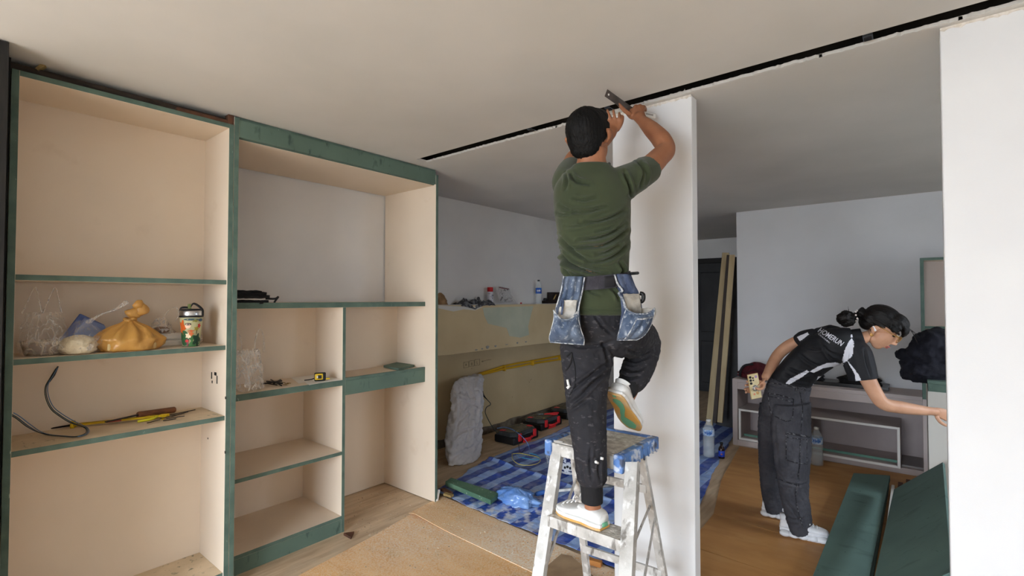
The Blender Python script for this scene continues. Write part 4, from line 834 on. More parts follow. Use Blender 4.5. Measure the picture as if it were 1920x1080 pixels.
MB().tube([B, C_], 0.011, 10).build('pole', mat('pole_white', (206, 206, 202), 0.5, (150, 146, 138), 14, (0.5, 0.7)), o)
MB().tube([A, A.lerp(B, 0.2), B, B + (C_ - B) * 0.04], [0.012, 0.018, 0.018, 0.013], 12).build('grip', mat('grip_blue', (60, 110, 190), 0.4), o)
c = P(1069, 884, z=0.03); o = thing('paint_can', 'white and navy paint bucket standing on the tarpaulin behind the ladder', 'paint bucket', c)
MB().lathe(c, [(0.085, 0), (0.09, 0.004), (0.10, 0.20), (0.105, 0.205), (0.105, 0.218), (0.096, 0.22), (0.09, 0.05), (0, 0.05)], 36).build('bucket', mat('bucket_white', (214, 216, 220), 0.4), o)
MB().lathe(c, [(0.0955, 0.095), (0.0965, 0.0955), (0.1005, 0.165), (0.0995, 0.166)], 36, cap=False).build('label_band', mat('label_navy', (34, 44, 86), 0.4, (200, 204, 214), 26, (0.52, 0.56)), o)
MB().lathe(c, [(0.0875, 0.0), (0.0885, 0.0005), (0.0925, 0.035), (0.0915, 0.036)], 36, cap=False).build('label_band', mat('label_navy', (34, 44, 86)), o)
tv = Vector((-c.x, -c.y, 0)).normalized(); sv_ = Vector((-tv.y, tv.x, 0))
for k, (t, z_, w) in enumerate([(-0.5, 0.06, 0.009), (-0.25, 0.065, 0.012), (0.0, 0.06, 0.009), (0.25, 0.07, 0.012), (0.5, 0.06, 0.010)]):
    MB().ball(c + (tv * math.cos(t) - sv_ * math.sin(t)) * 0.093 + Vector((0, 0, z_)), (w, w, 0.012), None, 8, 5).build('lettering', BLK, o)
b = blob(P(1034, 868, z=0.03), 0.05, 0.05, 0.17, [(0, 0.8), (0.2, 1), (0.6, 1.0), (1, 0.85)], 20, 0.3, 3, 1.0); b.build('plastic_bag', plastic('clear_plastic_dull', (190, 194, 200), 0.45), None, label='small greyish clear bag standing left of the paint bucket', cat='plastic bag')
# scraps by the cabinet foot
MB().bar(P(819, 940, z=0.006), P(823, 918, x=-2.86), 0.022, 0.007, up=(1, 0, 0)).build('plaster_strip', mat('plaster_white', (224, 222, 216), 0.8), None, 0.001, label='white plaster strip propped at the foot of the middle cabinet', cat='scrap')
for k, (a, b_, c_, d_, m_) in enumerate([(829, 917, 846, 926, BROWNW_M), (834, 926, 848, 930, mat('pale_wood', (150, 128, 80)))]):
    p, q = P(a, b_, z=0.045), P(c_, d_, z=0.045); MB().bar(p, q, 0.035, 0.018).build('timber_offcut', m_, None, 0.001, label=['brown timber offcut beside the white plaster strip', 'pale timber offcut in front of the brown one by the cabinet foot'][k], cat='wood scrap')
wv = [P(644, 1003, z=0.003), P(664, 1000, z=0.003), P(658, 1011, z=0.003)]
MB().prism([Vector((p.x + 0.0, p.y, 0.0005)) for p in wv], (0, 0, 0.016)).build('timber_wedge', BROWNW_M, None, 0.001, label='small brown timber wedge at the foot of the divider', cat='wood scrap')
g = [P(1008, 1080, z=0.02), P(1052, 1042, z=0.02), P(1072, 1046, z=0.02), P(1130, 1100, z=0.02), P(1110, 1150, z=0.02), P(1010, 1150, z=0.02)]
MB().prism([Vector((p.x, p.y, 0.0115)) for p in g], (0, 0, 0.02)).build('board_offcut', mat('mdf_brown', (164, 138, 108), 0.8, (140, 116, 90), 8, (0.35, 0.65)), None, 0.001, label='brown fibreboard offcut lying under the ladder', cat='board offcut')
MB().bar(P(1105, 1052, z=0.03), P(1128, 1058, z=0.03), 0.03, 0.03).build('timber_offcut', mat('orange_wood', (170, 112, 56), 0.7), None, 0.001, label='orange wood offcut beyond the fibreboard under the ladder', cat='wood scrap')
# plaster and timber crumbs on the bare floor, and on the sheets
cr = MB()
for k in range(420):
    if k < 160: x, y, z = rng.uniform(-3.4, -2.75), rng.uniform(1.9, 2.5), 0.001
    elif k < 300: x, y, z = rng.uniform(-2.8, -1.3), rng.uniform(1.2, 2.25), 0.004
    else: x, y, z = rng.uniform(-2.6, -1.3), rng.uniform(2.3, 2.55), 0.011
    s = rng.uniform(0.0012, 0.0045); a = rng.uniform(0, 3.14)
    cr.prism([(x + s * math.cos(a + t), y + s * 0.7 * math.sin(a + t), z) for t in (0, 1.7, 3.0, 4.6)], (0, 0, s * 0.7))
cr.build('plaster_crumbs', mat('crumbs', (214, 204, 188), 0.9, (120, 100, 80), 30), None, label='scattered plaster and sawdust crumbs on the floor', cat='debris', kind='stuff')
# slot brackets
for k, (a, b_, lab) in enumerate([(1628, 68, 'shiny metal ceiling bracket in the slot near the right partition'), (1012, 246, 'shiny metal ceiling bracket in the slot left of the man'), (1152, 205, 'small metal ceiling bracket in the slot by the hands of the man')]):
    c = P(a, b_, z=H + 0.02); o = thing('ceiling_bracket', lab, 'bracket', c, 'metal brackets in the ceiling slot')
    MB().box((c.x - 0.016, 2.285, H + 0.004), (c.x + 0.016, 2.287, H + 0.05)).build('bracket_web', METAL_M, o); MB().box((c.x - 0.016, 2.285, H + 0.004), (c.x + 0.016, 2.335, H + 0.006)).build('bracket_flange', METAL_M, o)
    MB().box((c.x - 0.012, 2.30, H - 0.001), (c.x + 0.012, 2.325, H + 0.0035)).build('screw_plate', BLKM, o)
b = MB(); c = P(1270, 182, y=YP0 - 0.005)
for k in range(5):
    q = P(1262 + k * 6, 183 - k * 1.8, y=YP0 - 0.004); b.prism([q, q + Vector((0.018, 0, 0.0)), q + Vector((0.012, -0.004, 0.022 * (0.5 + random.random()))), q + Vector((0.002, -0.005, 0.01))], (0, 0.003, 0))
b.build('torn_plaster', mat('torn_board', (206, 196, 182)), None, label='torn flake of plaster hanging at the top of the pier', cat='scrap')
# ------------------------------------------------------------------ back room
DP = mat('door_frame_wood', (178, 160, 124), 0.6, (160, 140, 104), 3, (0.35, 0.65), stretch=(4, 4, 0.6)); DPD = mat('door_frame_dark', (62, 50, 42), 0.6, (50, 40, 34), 4)
def lean(pt, pb, w, t, m_, name, label, cat, ny=0.0, side=(1, 0, 0), mi_side=None):
    pt, pb = Vector(pt), Vector(pb); return MB().bar(pb, pt, w, t, up=(0, 1, 0)).build(name, m_, None, 0.003, label=label, cat=cat)
for k, (a, b_, c_, d_, w, t, m_, lab) in enumerate([(1361, 474, 1330, 797, 0.075, 0.03, DP, 'leftmost pale timber board leaning in the doorway'), (1367, 478, 1340, 793, 0.045, 0.03, DPD, 'dark brown timber board leaning between the two pale ones'), (1373, 478, 1350, 792, 0.055, 0.03, DP, 'right pale timber board leaning against the wall end')]):
    yt, yb_ = 6.05 - 0.06 * k, 5.85 - 0.05 * k
    pt = P(a, b_, y=yt); pb = P(c_, d_, y=yb_); pb.z = max(pb.z, 0.032)
    lean(pt, pb, w, t, m_, 'timber_board', lab, 'timber board')
MB().bar(P(1362, 800, y=6.05), P(1376, 488, y=6.12), 0.22, 0.02, up=(0, 1, 0)).build('dark_board', mat('dark_panel', (56, 55, 56), 0.6, (44, 43, 44), 6), None, 0.002, label='dark grey panel leaning behind the timber boards', cat='panel')
bottle(P(1329, 856, z=0.022), 0.36, 0.052, 'large clear water bottle with white label standing on the tarpaulin by the pier', mat('label_pale', (190, 206, 226), 0.4, (120, 160, 210), 30, (0.5, 0.56)), PAP, 0.58, 0.74, full=0.5)
c = P(1353, 859, z=0.022); o = thing('medicine_bottle', 'small brown glass bottle with blue label beside the large water bottle', 'bottle', c)
MB().lathe(c, [(0.026, 0), (0.029, 0.004), (0.029, 0.085), (0.022, 0.105), (0.012, 0.12), (0.012, 0.135)], 20).build('glass', mat('brown_glass', (40, 24, 18), 0.1), o)
MB().lathe(c, [(0.0295, 0.018), (0.030, 0.0185), (0.030, 0.075), (0.0295, 0.0755)], 20, cap=False).build('label_wrap', mat('label_royal', (40, 70, 180), 0.4, (30, 44, 130), 60), o)
MB().lathe(c, [(0.014, 0.133), (0.014, 0.15), (0, 0.151)], 14).build('cap', BLK, o)
tv = Vector((-c.x, -c.y, 0)).normalized()
MB().ball(c + tv * 0.029 + Vector((0, 0, 0.045)), (0.009, 0.009, 0.006), None, 10, 6).build('label_mark', mat('label_orange', (220, 120, 60), 0.4), o)
# low console
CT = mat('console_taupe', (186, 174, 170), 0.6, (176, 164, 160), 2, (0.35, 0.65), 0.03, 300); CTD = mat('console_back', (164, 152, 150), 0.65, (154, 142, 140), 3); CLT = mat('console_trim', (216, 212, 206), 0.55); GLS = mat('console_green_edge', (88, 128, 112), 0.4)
CG = mat('console_grey', (140, 134, 132), 0.6)
X0, X1, Y0, Y1 = -1.525, 0.50, 5.57, YB - 0.001
o = thing('media_console', 'long low taupe media console with open niches against the back wall', 'console', (-0.5, 5.78, 0))
MB().box((X0, Y0, 0.0), (X0 + 0.05, Y1, 0.70)).build('side_panel', CT, o, 0.002)
MB().box((X0 + 0.05, Y0, 0.665), (X1, Y1, 0.70)).build('top_panel', CT, o, 0.002); MB().box((X0 + 0.05, Y0, 0.595), (X1, Y0 + 0.02, 0.6645)).build('top_rail', CT, o, 0.002)
MB().box((X0 + 0.05, Y0, 0.0), (X1, Y1, 0.06)).build('bottom_panel', CT, o, 0.002)
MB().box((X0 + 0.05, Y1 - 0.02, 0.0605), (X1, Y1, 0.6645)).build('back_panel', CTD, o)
def niche(xa, xb, za, zb, y0):
    n_ = MB(); t = 0.022
    n_.box((xa, y0, za), (xa + t, Y1 - 0.021, zb)); n_.box((xb - t, y0, za), (xb, Y1 - 0.021, zb)); n_.box((xa + t, y0, za), (xb - t, Y1 - 0.021, za + t)); n_.box((xa + t, y0, zb - t), (xb - t, Y1 - 0.021, zb))
    p = n_.build('niche_box', CT, o, 0.001)
    r = MB(); t2 = 0.02
    r.box((xa, y0 - 0.012, za), (xa + t2, y0 - 0.0002, zb)); r.box((xb - t2, y0 - 0.012, za), (xb, y0 - 0.0002, zb)); r.box((xa + t2, y0 - 0.012, za), (xb - t2, y0 - 0.0002, za + t2)); r.box((xa + t2, y0 - 0.012, zb - t2), (xb - t2, y0 - 0.0002, zb)); r.build('frame_trim', CLT, p, 0.001)
    MB().box((xa + 0.025, y0 + 0.09, za + t), (xb - 0.025, y0 + 0.098, za + t + 0.022)).build('green_strip', GLS, p)
niche(X0 + 0.055, -0.93, 0.0605, 0.385, 5.60); niche(-0.86, -0.12, 0.0605, 0.42, 5.53)
MB().box((-0.93, 5.62, 0.36), (-0.86, Y1 - 0.021, 0.385)).build('shelf', CG, o)
MB().box((-0.115, 5.62, 0.0605), (X1, Y1 - 0.021, 0.075)).build('shelf', CG, o)
# maroon bag, black things on the console
b = blob((-1.33, 5.78, 0.7005), 0.16, 0.14, 0.17, [(0, 0.9), (0.2, 1.0), (0.5, 0.95), (0.8, 0.65), (1, 0.2)], 36, 0.35, 3, 9.0); rumple(b, 0.012, 14, 2)
o = thing('backpack', 'dark maroon backpack slumped on the left end of the console', 'bag', (-1.33, 5.78, 0.7)); b.build('bag_body', mat('maroon_cloth', (92, 24, 32), 0.75, (66, 18, 26), 8, (0.35, 0.65), 0.3, 60), o)
MB().tube([(-1.47, 5.66, 0.72), (-1.46, 5.64, 0.78), (-1.42, 5.65, 0.84), (-1.34, 5.67, 0.86)], 0.012, 8, spline=4, flat=0.5).build('strap', mat('dark_webbing', (34, 28, 30), 0.8), o)
MB().tube([(-1.40, 5.63, 0.76), (-1.33, 5.62, 0.80), (-1.26, 5.63, 0.79)], 0.004, 6, spline=4).build('zip', mat('dark_webbing', (34, 28, 30)), o)
MB().box((-0.85, 5.72, 0.7005), (-0.20, 5.97, 0.735)).build('dark_slab', mat('black_glass', (30, 27, 26), 0.25), None, 0.002, label='flat dark panel lying on the console top behind the woman', cat='panel')
b = blob((-0.42, 5.83, 0.7355), 0.17, 0.10, 0.12, [(0, 1.0), (0.3, 0.9), (0.7, 0.5), (1, 0.1)], 30, 0.45, 3, 12.0); b.build('jacket', mat('black_fabric', (24, 23, 24), 0.9), None, label='black cloth heap on the console top under the woman reaching arm', cat='clothing')
b = blob((-0.80, 5.84, 0.7355), 0.07, 0.06, 0.13, [(0, 1.0), (0.4, 1.0), (0.8, 0.8), (1, 0.5)], 24, 0.5, 5, 1.0); b.build('tool_pouch', mat('black_fabric', (24, 23, 24)), None, label='small lumpy black pouch on the console top behind the woman waist', cat='pouch')
bottle(P(1532, 872, z=0.012), 0.35, 0.050, 'clear water bottle with blue and white label standing behind the woman knee', mat('label_pale', (190, 206, 226)), PAP, 0.58, 0.74, full=0.4)
# tall cabinet and base cabinet on the right
o = thing('open_cabinet', 'tall narrow green-edged cabinet standing at the right end of the back wall', 'cabinet', (0.3, 5.7, 0.0))
xa, ya = 0.036, 5.42
MB().box((xa, ya, 0.705), (xa + 0.024, 5.565, 1.90), 0, 1).build('side_panel', [mat('green_grey_side', (96, 112, 104), 0.7, (84, 100, 92), 4), GREEN_M], o, 0.001); MB().box((xa + 0.58, ya, 0.705), (xa + 0.604, 5.565, 1.90), 0, 1).build('side_panel', [BEIGE_M, GREEN_M], o, 0.001)
MB().box((xa + 0.024, ya, 1.876), (xa + 0.58, 5.565, 1.90), 0, 1).build('top_panel', [BEIGE_M, GREEN_M], o, 0.001); MB().box((xa + 0.024, 5.55, 0.705), (xa + 0.58, 5.565, 1.876)).build('back_panel', mat('taupe_back', (168, 152, 142), 0.6), o)
MB().box((xa + 0.024, ya + 0.01, 1.30), (xa + 0.58, 5.55, 1.322), 0, 1).build('shelf', [BEIGE_M, GREEN_M], o, 0.001); MB().box((xa, ya, 0.0), (xa + 0.604, 5.565, 0.704)).build('plinth_box', CT, o, 0.001)
o = thing('base_cabinet', 'pale waist-high cabinet with green top edge behind the right partition', 'cabinet', (0.35, 4.7, 0.0))
MB().box((0.058, 4.55, 0), (0.70, 5.05, 0.90)).build('carcass', mat('pale_grey_board', (196, 192, 184), 0.6), o, 0.002)
MB().prism([(0.058, 4.549, 0.955), (0.70, 4.549, 0.955), (0.70, 5.05, 0.955), (0.058, 5.05, 0.955)], (0, 0, 0.02)).build('worktop', GFACE_M, o, 0.001)
MB().box((0.062, 4.552, 0.9005), (0.696, 5.046, 0.9545)).build('top_rail', GREEN_M, o, 0.001)
# navy jacket draped over the base cabinet corner
JM = mat('navy_cloth', (28, 28, 38), 0.88, (20, 20, 28), 7, (0.35, 0.65), 0.3, 50)
mb = MB()
for (a, b_, d_, rx, ry, rz, rot) in [(1750, 662, 3.6, 0.16, 0.16, 0.15, 0.2), (1728, 690, 3.62, 0.13, 0.12, 0.10, -0.4), (1716, 670, 3.63, 0.11, 0.08, 0.05, 0.55), (1755, 640, 3.6, 0.12, 0.12, 0.10, 0.2), (1742, 695, 3.58, 0.15, 0.12, 0.085, -0.2), (1770, 670, 3.6, 0.15, 0.16, 0.17, 0.0)]:
    mb.ball(P(a, b_, d=d_), (rx, ry, rz), Matrix.Rotation(rot, 3, Vector(FWD)), 20, 12)
V, N, Fs = remesh(mb, 0.012, 4)
V = V + N * (np.array([abs(fbm(*(v * 9), 1.0)) for v in V]) * 0.045 - 0.012)[:, None]
oj = thing('jacket', 'navy blue jacket draped in a heap over the pale cabinet at the right', 'clothing', P(1735, 705, d=3.6)); skin('jacket_cloth', V, Fs, JM, oj)
# green boards on the floor at lower right
GB = mat('green_sheet', (96, 122, 114), 0.7, (84, 108, 102), 3, (0.3, 0.7), 0.06, 150, specks=[((44, 64, 58), 5, 0.58, 0.70, 0.4, (1, 2, 1)), ((40, 60, 54), 25, 0.68, 0.71, 0.5, (3, 0.8, 1)), ((206, 210, 204), 50, 0.77, 0.8, 0.6)])
MB().prism([(-0.447, 2.55, 0.0125), (-0.205, 2.55, 0.0125), (-0.185, 5.1, 0.0125), (-0.425, 4.98, 0.0125)], (0, 0, 0.045)).build('green_board', GB, None, 0.0015, label='lower long green board of the pair lying on the hardboard', cat='board')
MB().prism([(-0.440, 2.55, 0.058), (-0.215, 2.55, 0.058), (-0.180, 5.12, 0.058), (-0.418, 5.0, 0.058)], (0, 0, 0.042)).build('green_board', GB, None, 0.0015, label='upper long green board of the pair lying on the hardboard', cat='board')
def slab(p, mfc, name, label, th):
    a, b_, c_ = Vector(p[0]), Vector(p[1]), Vector(p[2]); n_ = (b_ - a).cross(c_ - a).normalized()
    MB().prism([Vector(q) for q in p], n_ * th).build(name, mfc, None, 0.001, label=label, cat='board')
A_, B_, C_ = P(1680, 922, y=4.45), P(1772, 871, y=4.45), P(1641, 1112, y=2.75)
C_ = A_ + (C_ - A_) * 1.12
slab([A_, C_, C_ + (B_ - A_), B_], GB, 'green_board', 'large green sheet leaning over timber sticks at lower right', 0.018)
PGB = mat('pale_grey_board', (196, 192, 184))
for k, (x_, z_, w, h_, y1_, m_, lab) in enumerate([(-0.150, 0.012, 0.018, 0.125, 4.75, PGB, 'pale narrow board on edge between the green boards and the leaning sheet'), (-0.110, 0.012, 0.03, 0.09, 4.98, BROWNW_M, 'brown timber stick under the leaning sheet, left one'), (-0.062, 0.012, 0.03, 0.10, 5.06, BROWNW_M, 'brown timber stick under the leaning sheet, right one'), (-0.010, 0.012, 0.035, 0.08, 4.9, DARKW_M, 'dark timber stick under the leaning sheet by the cabinet'), (-0.075, 0.1125, 0.05, 0.028, 4.60, DARKW_M, 'dark timber batten on top of the brown sticks')]):
    MB().box((x_ - w / 2, 2.62, z_), (x_ + w / 2, y1_, z_ + h_)).build('timber_stick', m_, None, 0.001, label=lab, cat='timber')
# ------------------------------------------------------------------ aluminium step ladder
ALU = mat('ladder_aluminium', (196, 194, 190), 0.5, (158, 154, 148), 10, (0.45, 0.7), 0.1, 120, metal=0.35, specks=[((232, 232, 230), 26, 0.55, 0.66, 0.7), ((78, 70, 60), 30, 0.58, 0.68, 0.75, (1, 1, 0.3))])
TREAD = mat('ladder_tread', (214, 210, 202), 0.8, (168, 162, 154), 30, (0.35, 0.65), 0.6, 90, specks=[((232, 230, 226), 40, 0.58, 0.66, 0.8)])
LBLUE = mat('ladder_blue', (92, 130, 186), 0.5, (72, 106, 164), 10, (0.35, 0.65), 0.2, 60, specks=[((206, 212, 220), 24, 0.52, 0.62, 0.85), ((64, 62, 62), 18, 0.56, 0.64, 0.8)])
ZT, ZS = 0.94, 0.68
lad = thing('step_ladder', 'paint-splattered aluminium step ladder with blue top caps that the man stands on', 'ladder', (-1.03, 1.85, 0))
def leg(pa, pb, w, t, name='leg', up=(0, 1, 0), zend=0.02):
    d = (pb - pa); k = (zend - pa.z) / d.z; q = pa + d * k
    dv, s, u = frame(q - pa, up)
    b = MB()
    b.bar(pa, q, w, 0.004, up)                                   # channel web
    for sg in (-1, 1): b.bar(pa + s * sg * (w / 2 - 0.002) + u * t / 2, q + s * sg * (w / 2 - 0.002) + u * t / 2, 0.004, t, up)
    o = b.build(name, ALU, lad, 0.0008)
    MB().box(q - Vector((w * 0.62, w * 0.6, 0.0195)), q + Vector((w * 0.62, w * 0.6, 0.03))).build('rubber_foot', BLK, o, 0.003)
    return pa, q
FLT, FLB = leg(P(1046, 826, y=1.762), P(1008, 1080, y=1.57), 0.052, 0.024)
FRT, FRB = leg(P(1184, 866, y=1.762), P(1172, 1080, y=1.57), 0.052, 0.024)
BLT, BLB = leg(P(1074, 850, y=2.06), P(1099, 1080, y=2.18), 0.034, 0.02)
BRT, BRB = leg(P(1200, 850, y=2.06), P(1242, 1080, y=2.18), 0.034, 0.02)
# top platform
x0, x1, yf, yb = -1.240, -0.885, 1.742, 2.09
MB().box((x0 + 0.03, yf, ZT - 0.055), (x1 - 0.0, yf + 0.012, ZT - 0.004)).build('top_fascia', ALU, lad, 0.002)
MB().box((x0 + 0.03, yf + 0.012, ZT - 0.012), (x1 - 0.03, yb - 0.03, ZT)).build('top_tread', TREAD, lad, 0.002)
for n_, lo, hi in (('top_frame', (x0, yf + 0.02, ZT - 0.04), (x0 + 0.03, yb, ZT + 0.006)), ('top_frame', (x1 - 0.03, yf + 0.02, ZT - 0.05), (x1 + 0.006, yb, ZT + 0.006)), ('top_frame', (x0 + 0.03, yb - 0.03, ZT - 0.04), (x1 - 0.03, yb, ZT + 0.006))):
    MB().box(lo, hi).build(n_, LBLUE, lad, 0.006, seg=2)
for lo, hi in (((x0 - 0.006, yf - 0.008, ZT - 0.062), (x0 + 0.03, yf + 0.02, ZT + 0.007)), ((x1 - 0.034, yf - 0.008, ZT - 0.066), (x1 + 0.008, yf + 0.02, ZT + 0.007))):
    MB().box(lo, hi).build('corner_cap', LBLUE, lad, 0.009, seg=2)
for k in range(7):
    y_ = yf + 0.06 + k * 0.042; MB().tube([(x1 + 0.005, y_, ZT - 0.01), (x1 + 0.008, y_ + 0.004, ZT - 0.05 - 0.02 * random.random())], [0.007, 0.004], 7).build('paint_drip', LBLUE, lad)
def at_z(a, b_, z): return a + (b_ - a) * ((z - a.z) / (b_.z - a.z))
for z_ in (ZS, 0.37, 0.09):
    l, r = at_z(FLT, FLB, z_), at_z(FRT, FRB, z_)
    MB().box((l.x + 0.02, l.y - 0.022, z_ - 0.006), (r.x - 0.02, l.y + 0.075, z_)).build('step_tread', TREAD, lad, 0.001)
    MB().box((l.x + 0.02, l.y - 0.028, z_ - 0.042), (r.x - 0.02, l.y - 0.0225, z_ + 0.001)).build('step_front', ALU, lad, 0.001)
    for e, s_ in ((l, 1), (r, -1)):
        MB().bar(Vector((e.x + s_ * 0.02, l.y + 0.03, z_ - 0.055)), Vector((e.x + s_ * 0.07, l.y + 0.03, z_ - 0.01)), 0.004, 0.02, up=(0, 1, 0)).build('step_brace', ALU, lad)
for z_ in (0.70, 0.30):
    l, r = at_z(BLT, BLB, z_), at_z(BRT, BRB, z_); MB().bar(l, r, 0.014, 0.036).build('rear_rail', ALU, lad, 0.001)
a_, b_ = at_z(FRT, FRB, 0.43), at_z(BRT, BRB, 0.56); MB().bar(a_ + Vector((0.03, 0.02, 0)), b_ + Vector((0.012, 0.0, 0)), 0.006, 0.022).build('spreader', ALU, lad)
a2, b2 = at_z(FLT, FLB, 0.50), at_z(BLT, BLB, 0.66); MB().bar(a2 + Vector((0.02, 0.02, 0)), b2, 0.006, 0.022).build('spreader', ALU, lad)
MB().bar(at_z(FRT, FRB, 0.66) + Vector((0.0, 0.05, 0)), at_z(BRT, BRB, 0.62), 0.006, 0.012).build('spreader', ALU, lad)
MB().tube([b_ + Vector((0.012, -0.01, 0.005)), b_ + Vector((0.035, -0.02, -0.02))], 0.003, 6).build('spreader_pin', ALU, lad)
# ------------------------------------------------------------------ the man on the ladder
SKM = mat('skin_tan', (158, 106, 76), 0.5, (142, 92, 64), 9, (0.35, 0.65), 0.08, 150)
HAIRM = mat('hair_black', (9, 8, 8), 0.6, (13, 12, 12), 30, (0.4, 0.7), 0.5, 140, stretch=(1, 1, 0.3), spec=0.2)
SHIRTM = mat('olive_shirt', (54, 62, 40), 0.9, (48, 56, 36), 6, (0.35, 0.65), 0.12, 500, sheen=0.15)
PANTM = mat('charcoal_camo', (36, 35, 40), 0.85, (31, 30, 34), 5, (0.35, 0.65), 0.1, 300, specks=[((82, 79, 82), 22, 0.60, 0.64, 0.5, (1.6, 1.6, 3.4)), ((240, 240, 240), 30, 0.78, 0.79, 0.8)])
CUFFM = mat('black_rib', (26, 25, 27), 0.9, bump=0.3, bscale=120, stretch=(3, 3, 0.2))
DENIM = mat('worn_denim', (70, 84, 106), 0.9, (108, 120, 138), 16, (0.4, 0.62), 0.35, 220, specks=[((48, 58, 78), 9, 0.50, 0.64, 0.5), ((186, 192, 198), 60, 0.56, 0.70, 0.55)])
DENIMD = mat('worn_denim_dark', (60, 70, 94), 0.9, (98, 108, 130), 14, (0.45, 0.65), 0.35, 220, specks=[((206, 212, 218), 36, 0.68, 0.74, 0.6)])
HEM = mat('frayed_hem', (188, 190, 192), 0.95, (90, 98, 112), 60, (0.4, 0.6))
PATCHM = mat('canvas_patch', (210, 206, 200), 0.95, (170, 166, 158), 14, (0.4, 0.6))
SHOE = mat('white_canvas', (228, 228, 226), 0.8, (214, 214, 212), 12, (0.4, 0.6), 0.1, 300)
GUM = mat('gum_sole', (210, 156, 74), 0.6, (196, 166, 124), 9, (0.4, 0.62))
man = thing('person', 'man in olive T-shirt and dark camouflage trousers on the step ladder, arms raised', 'person', P(1110, 990, z=ZS))
mb = MB()
# trunk, neck, head core
mb.body([sec(1125, 600, 2.02, 48, 0.09), sec(1118, 520, 2.0, 50, 0.09), sec(1112, 420, 2.0, 58, 0.10), sec(1110, 345, 2.0, 52, 0.085), sec(1109, 318, 1.99, 34, 0.06), sec(1109, 300, 1.985, 27, 0.055), sec(1109, 280, 1.98, 27, 0.058)])
hc = P(1104, 258, d=1.99)
hf = (FW3 * 0.84 + RG3 * 0.50 + UP3 * 0.22).normalized(); hs = hf.cross(Vector((0, 0, 1))).normalized(); hu = hs.cross(hf).normalized()
RH = Matrix((hs, hf, hu)).transposed()
def HP(a, b, c_): return hc + hs * a + hf * b + hu * c_
mb.ball(HP(0, 0.0, 0.015), (0.074, 0.094, 0.092), RH, 24, 16)
mb.ball(HP(0, 0.035, -0.045), (0.060, 0.060, 0.070), RH, 20, 14)
mb.ball(HP(0, 0.062, -0.080), (0.034, 0.032, 0.026), RH, 16, 10)
mb.body([(HP(0, 0.09, 0.02), hs * 0.010, hf * 0.008), (HP(0, 0.105, -0.012), hs * 0.013, hf * 0.012), (HP(0, 0.106, -0.028), hs * 0.017, hf * 0.012), (HP(0, 0.09, -0.035), hs * 0.012, hf * 0.008)], 12, 3)
for s_ in (-1, 1):
    mb.body([(HP(0.082 * s_, 0.0, 0.022), hs * 0.009, hf * 0.018), (HP(0.091 * s_, -0.006, 0.008), hs * 0.010, hf * 0.020), (HP(0.086 * s_, 0.0, -0.014), hs * 0.008, hf * 0.014), (HP(0.074 * s_, 0.002, -0.032), hs * 0.007, hf * 0.009)], 12, 4)
# right arm
limb(mb, [(1178, 340, 1.99, 0.052), (1212, 318, 2.06, 0.050), (1236, 295, 2.13, 0.045), (1249, 281, 2.17, 0.040), (1240, 262, 2.22, 0.043), (1222, 243, 2.29, 0.038), (1205, 227, 2.36, 0.026), (1199, 219, 2.385, 0.028)])
# left arm, mostly behind the head
limb(mb, [(1064, 340, 2.05, 0.052), (1072, 316, 2.14, 0.047), (1078, 298, 2.22, 0.042), (1100, 280, 2.32, 0.042), (1128, 266, 2.37, 0.036), (1143, 254, 2.40, 0.026), (1147, 246, 2.405, 0.027)])
# right hand: fist round the rule, index finger laid along it
def HD(a, b, d): return P(a, b, d=d)
mb.body([(HD(1202, 224, 2.375), RG3 * 0.024 + UP3 * 0.012, FW3 * 0.018), (HD(1196, 215, 2.40), RG3 * 0.032 + UP3 * 0.014, FW3 * 0.020), (HD(1192, 207, 2.42), RG3 * 0.036 + UP3 * 0.010, FW3 * 0.020), (HD(1190, 203, 2.43), RG3 * 0.034 + UP3 * 0.008, FW3 * 0.017)], 18, 4)
for k, (a, b) in enumerate([(1182, 204), (1190, 201), (1198, 200), (1205, 202)]):
    if k == 0: finger(mb, [HD(1180, 213, 2.40), HD(1172, 208, 2.395), HD(1164, 200, 2.39), HD(1157, 192, 2.385)], 0.0115, 0.0085)
    else: finger(mb, [HD(a, b + 6, 2.415), HD(a + 1, b - 0.5, 2.425), HD(a + 3, b - 1, 2.45), HD(a + 5, b + 4, 2.47), HD(a + 3, b + 9, 2.455)], 0.0105, 0.0085)
finger(mb, [HD(1186, 220, 2.41), HD(1181, 217, 2.44), HD(1176, 211, 2.455), HD(1172, 206, 2.46)], 0.0125, 0.010)
# left hand pressed flat up into the slot, fingers spread
mb.body([(HD(1146, 250, 2.40), RG3 * 0.024, FW3 * 0.016), (HD(1149, 240, 2.41), RG3 * 0.034, FW3 * 0.016), (HD(1150, 231, 2.415), RG3 * 0.040, FW3 * 0.015), (HD(1150, 227, 2.415), RG3 * 0.038, FW3 * 0.013)], 18, 4)
for (a, b, c_, d_) in [(1138, 231, 1129, 214), (1146, 227, 1139, 207), (1154, 227, 1150, 207), (1161, 230, 1161, 212)]:
    finger(mb, [HD(a, b, 2.415), HD((a * 2 + c_) / 3, (b * 2 + d_) / 3, 2.405), HD((a + 2 * c_) / 3, (b + 2 * d_) / 3, 2.41), HD(c_, d_, 2.425)], 0.0088, 0.0068)
finger(mb, [HD(1157, 243, 2.41), HD(1163, 234, 2.405), HD(1166, 226, 2.41), HD(1167, 219, 2.42)], 0.0125, 0.0095)
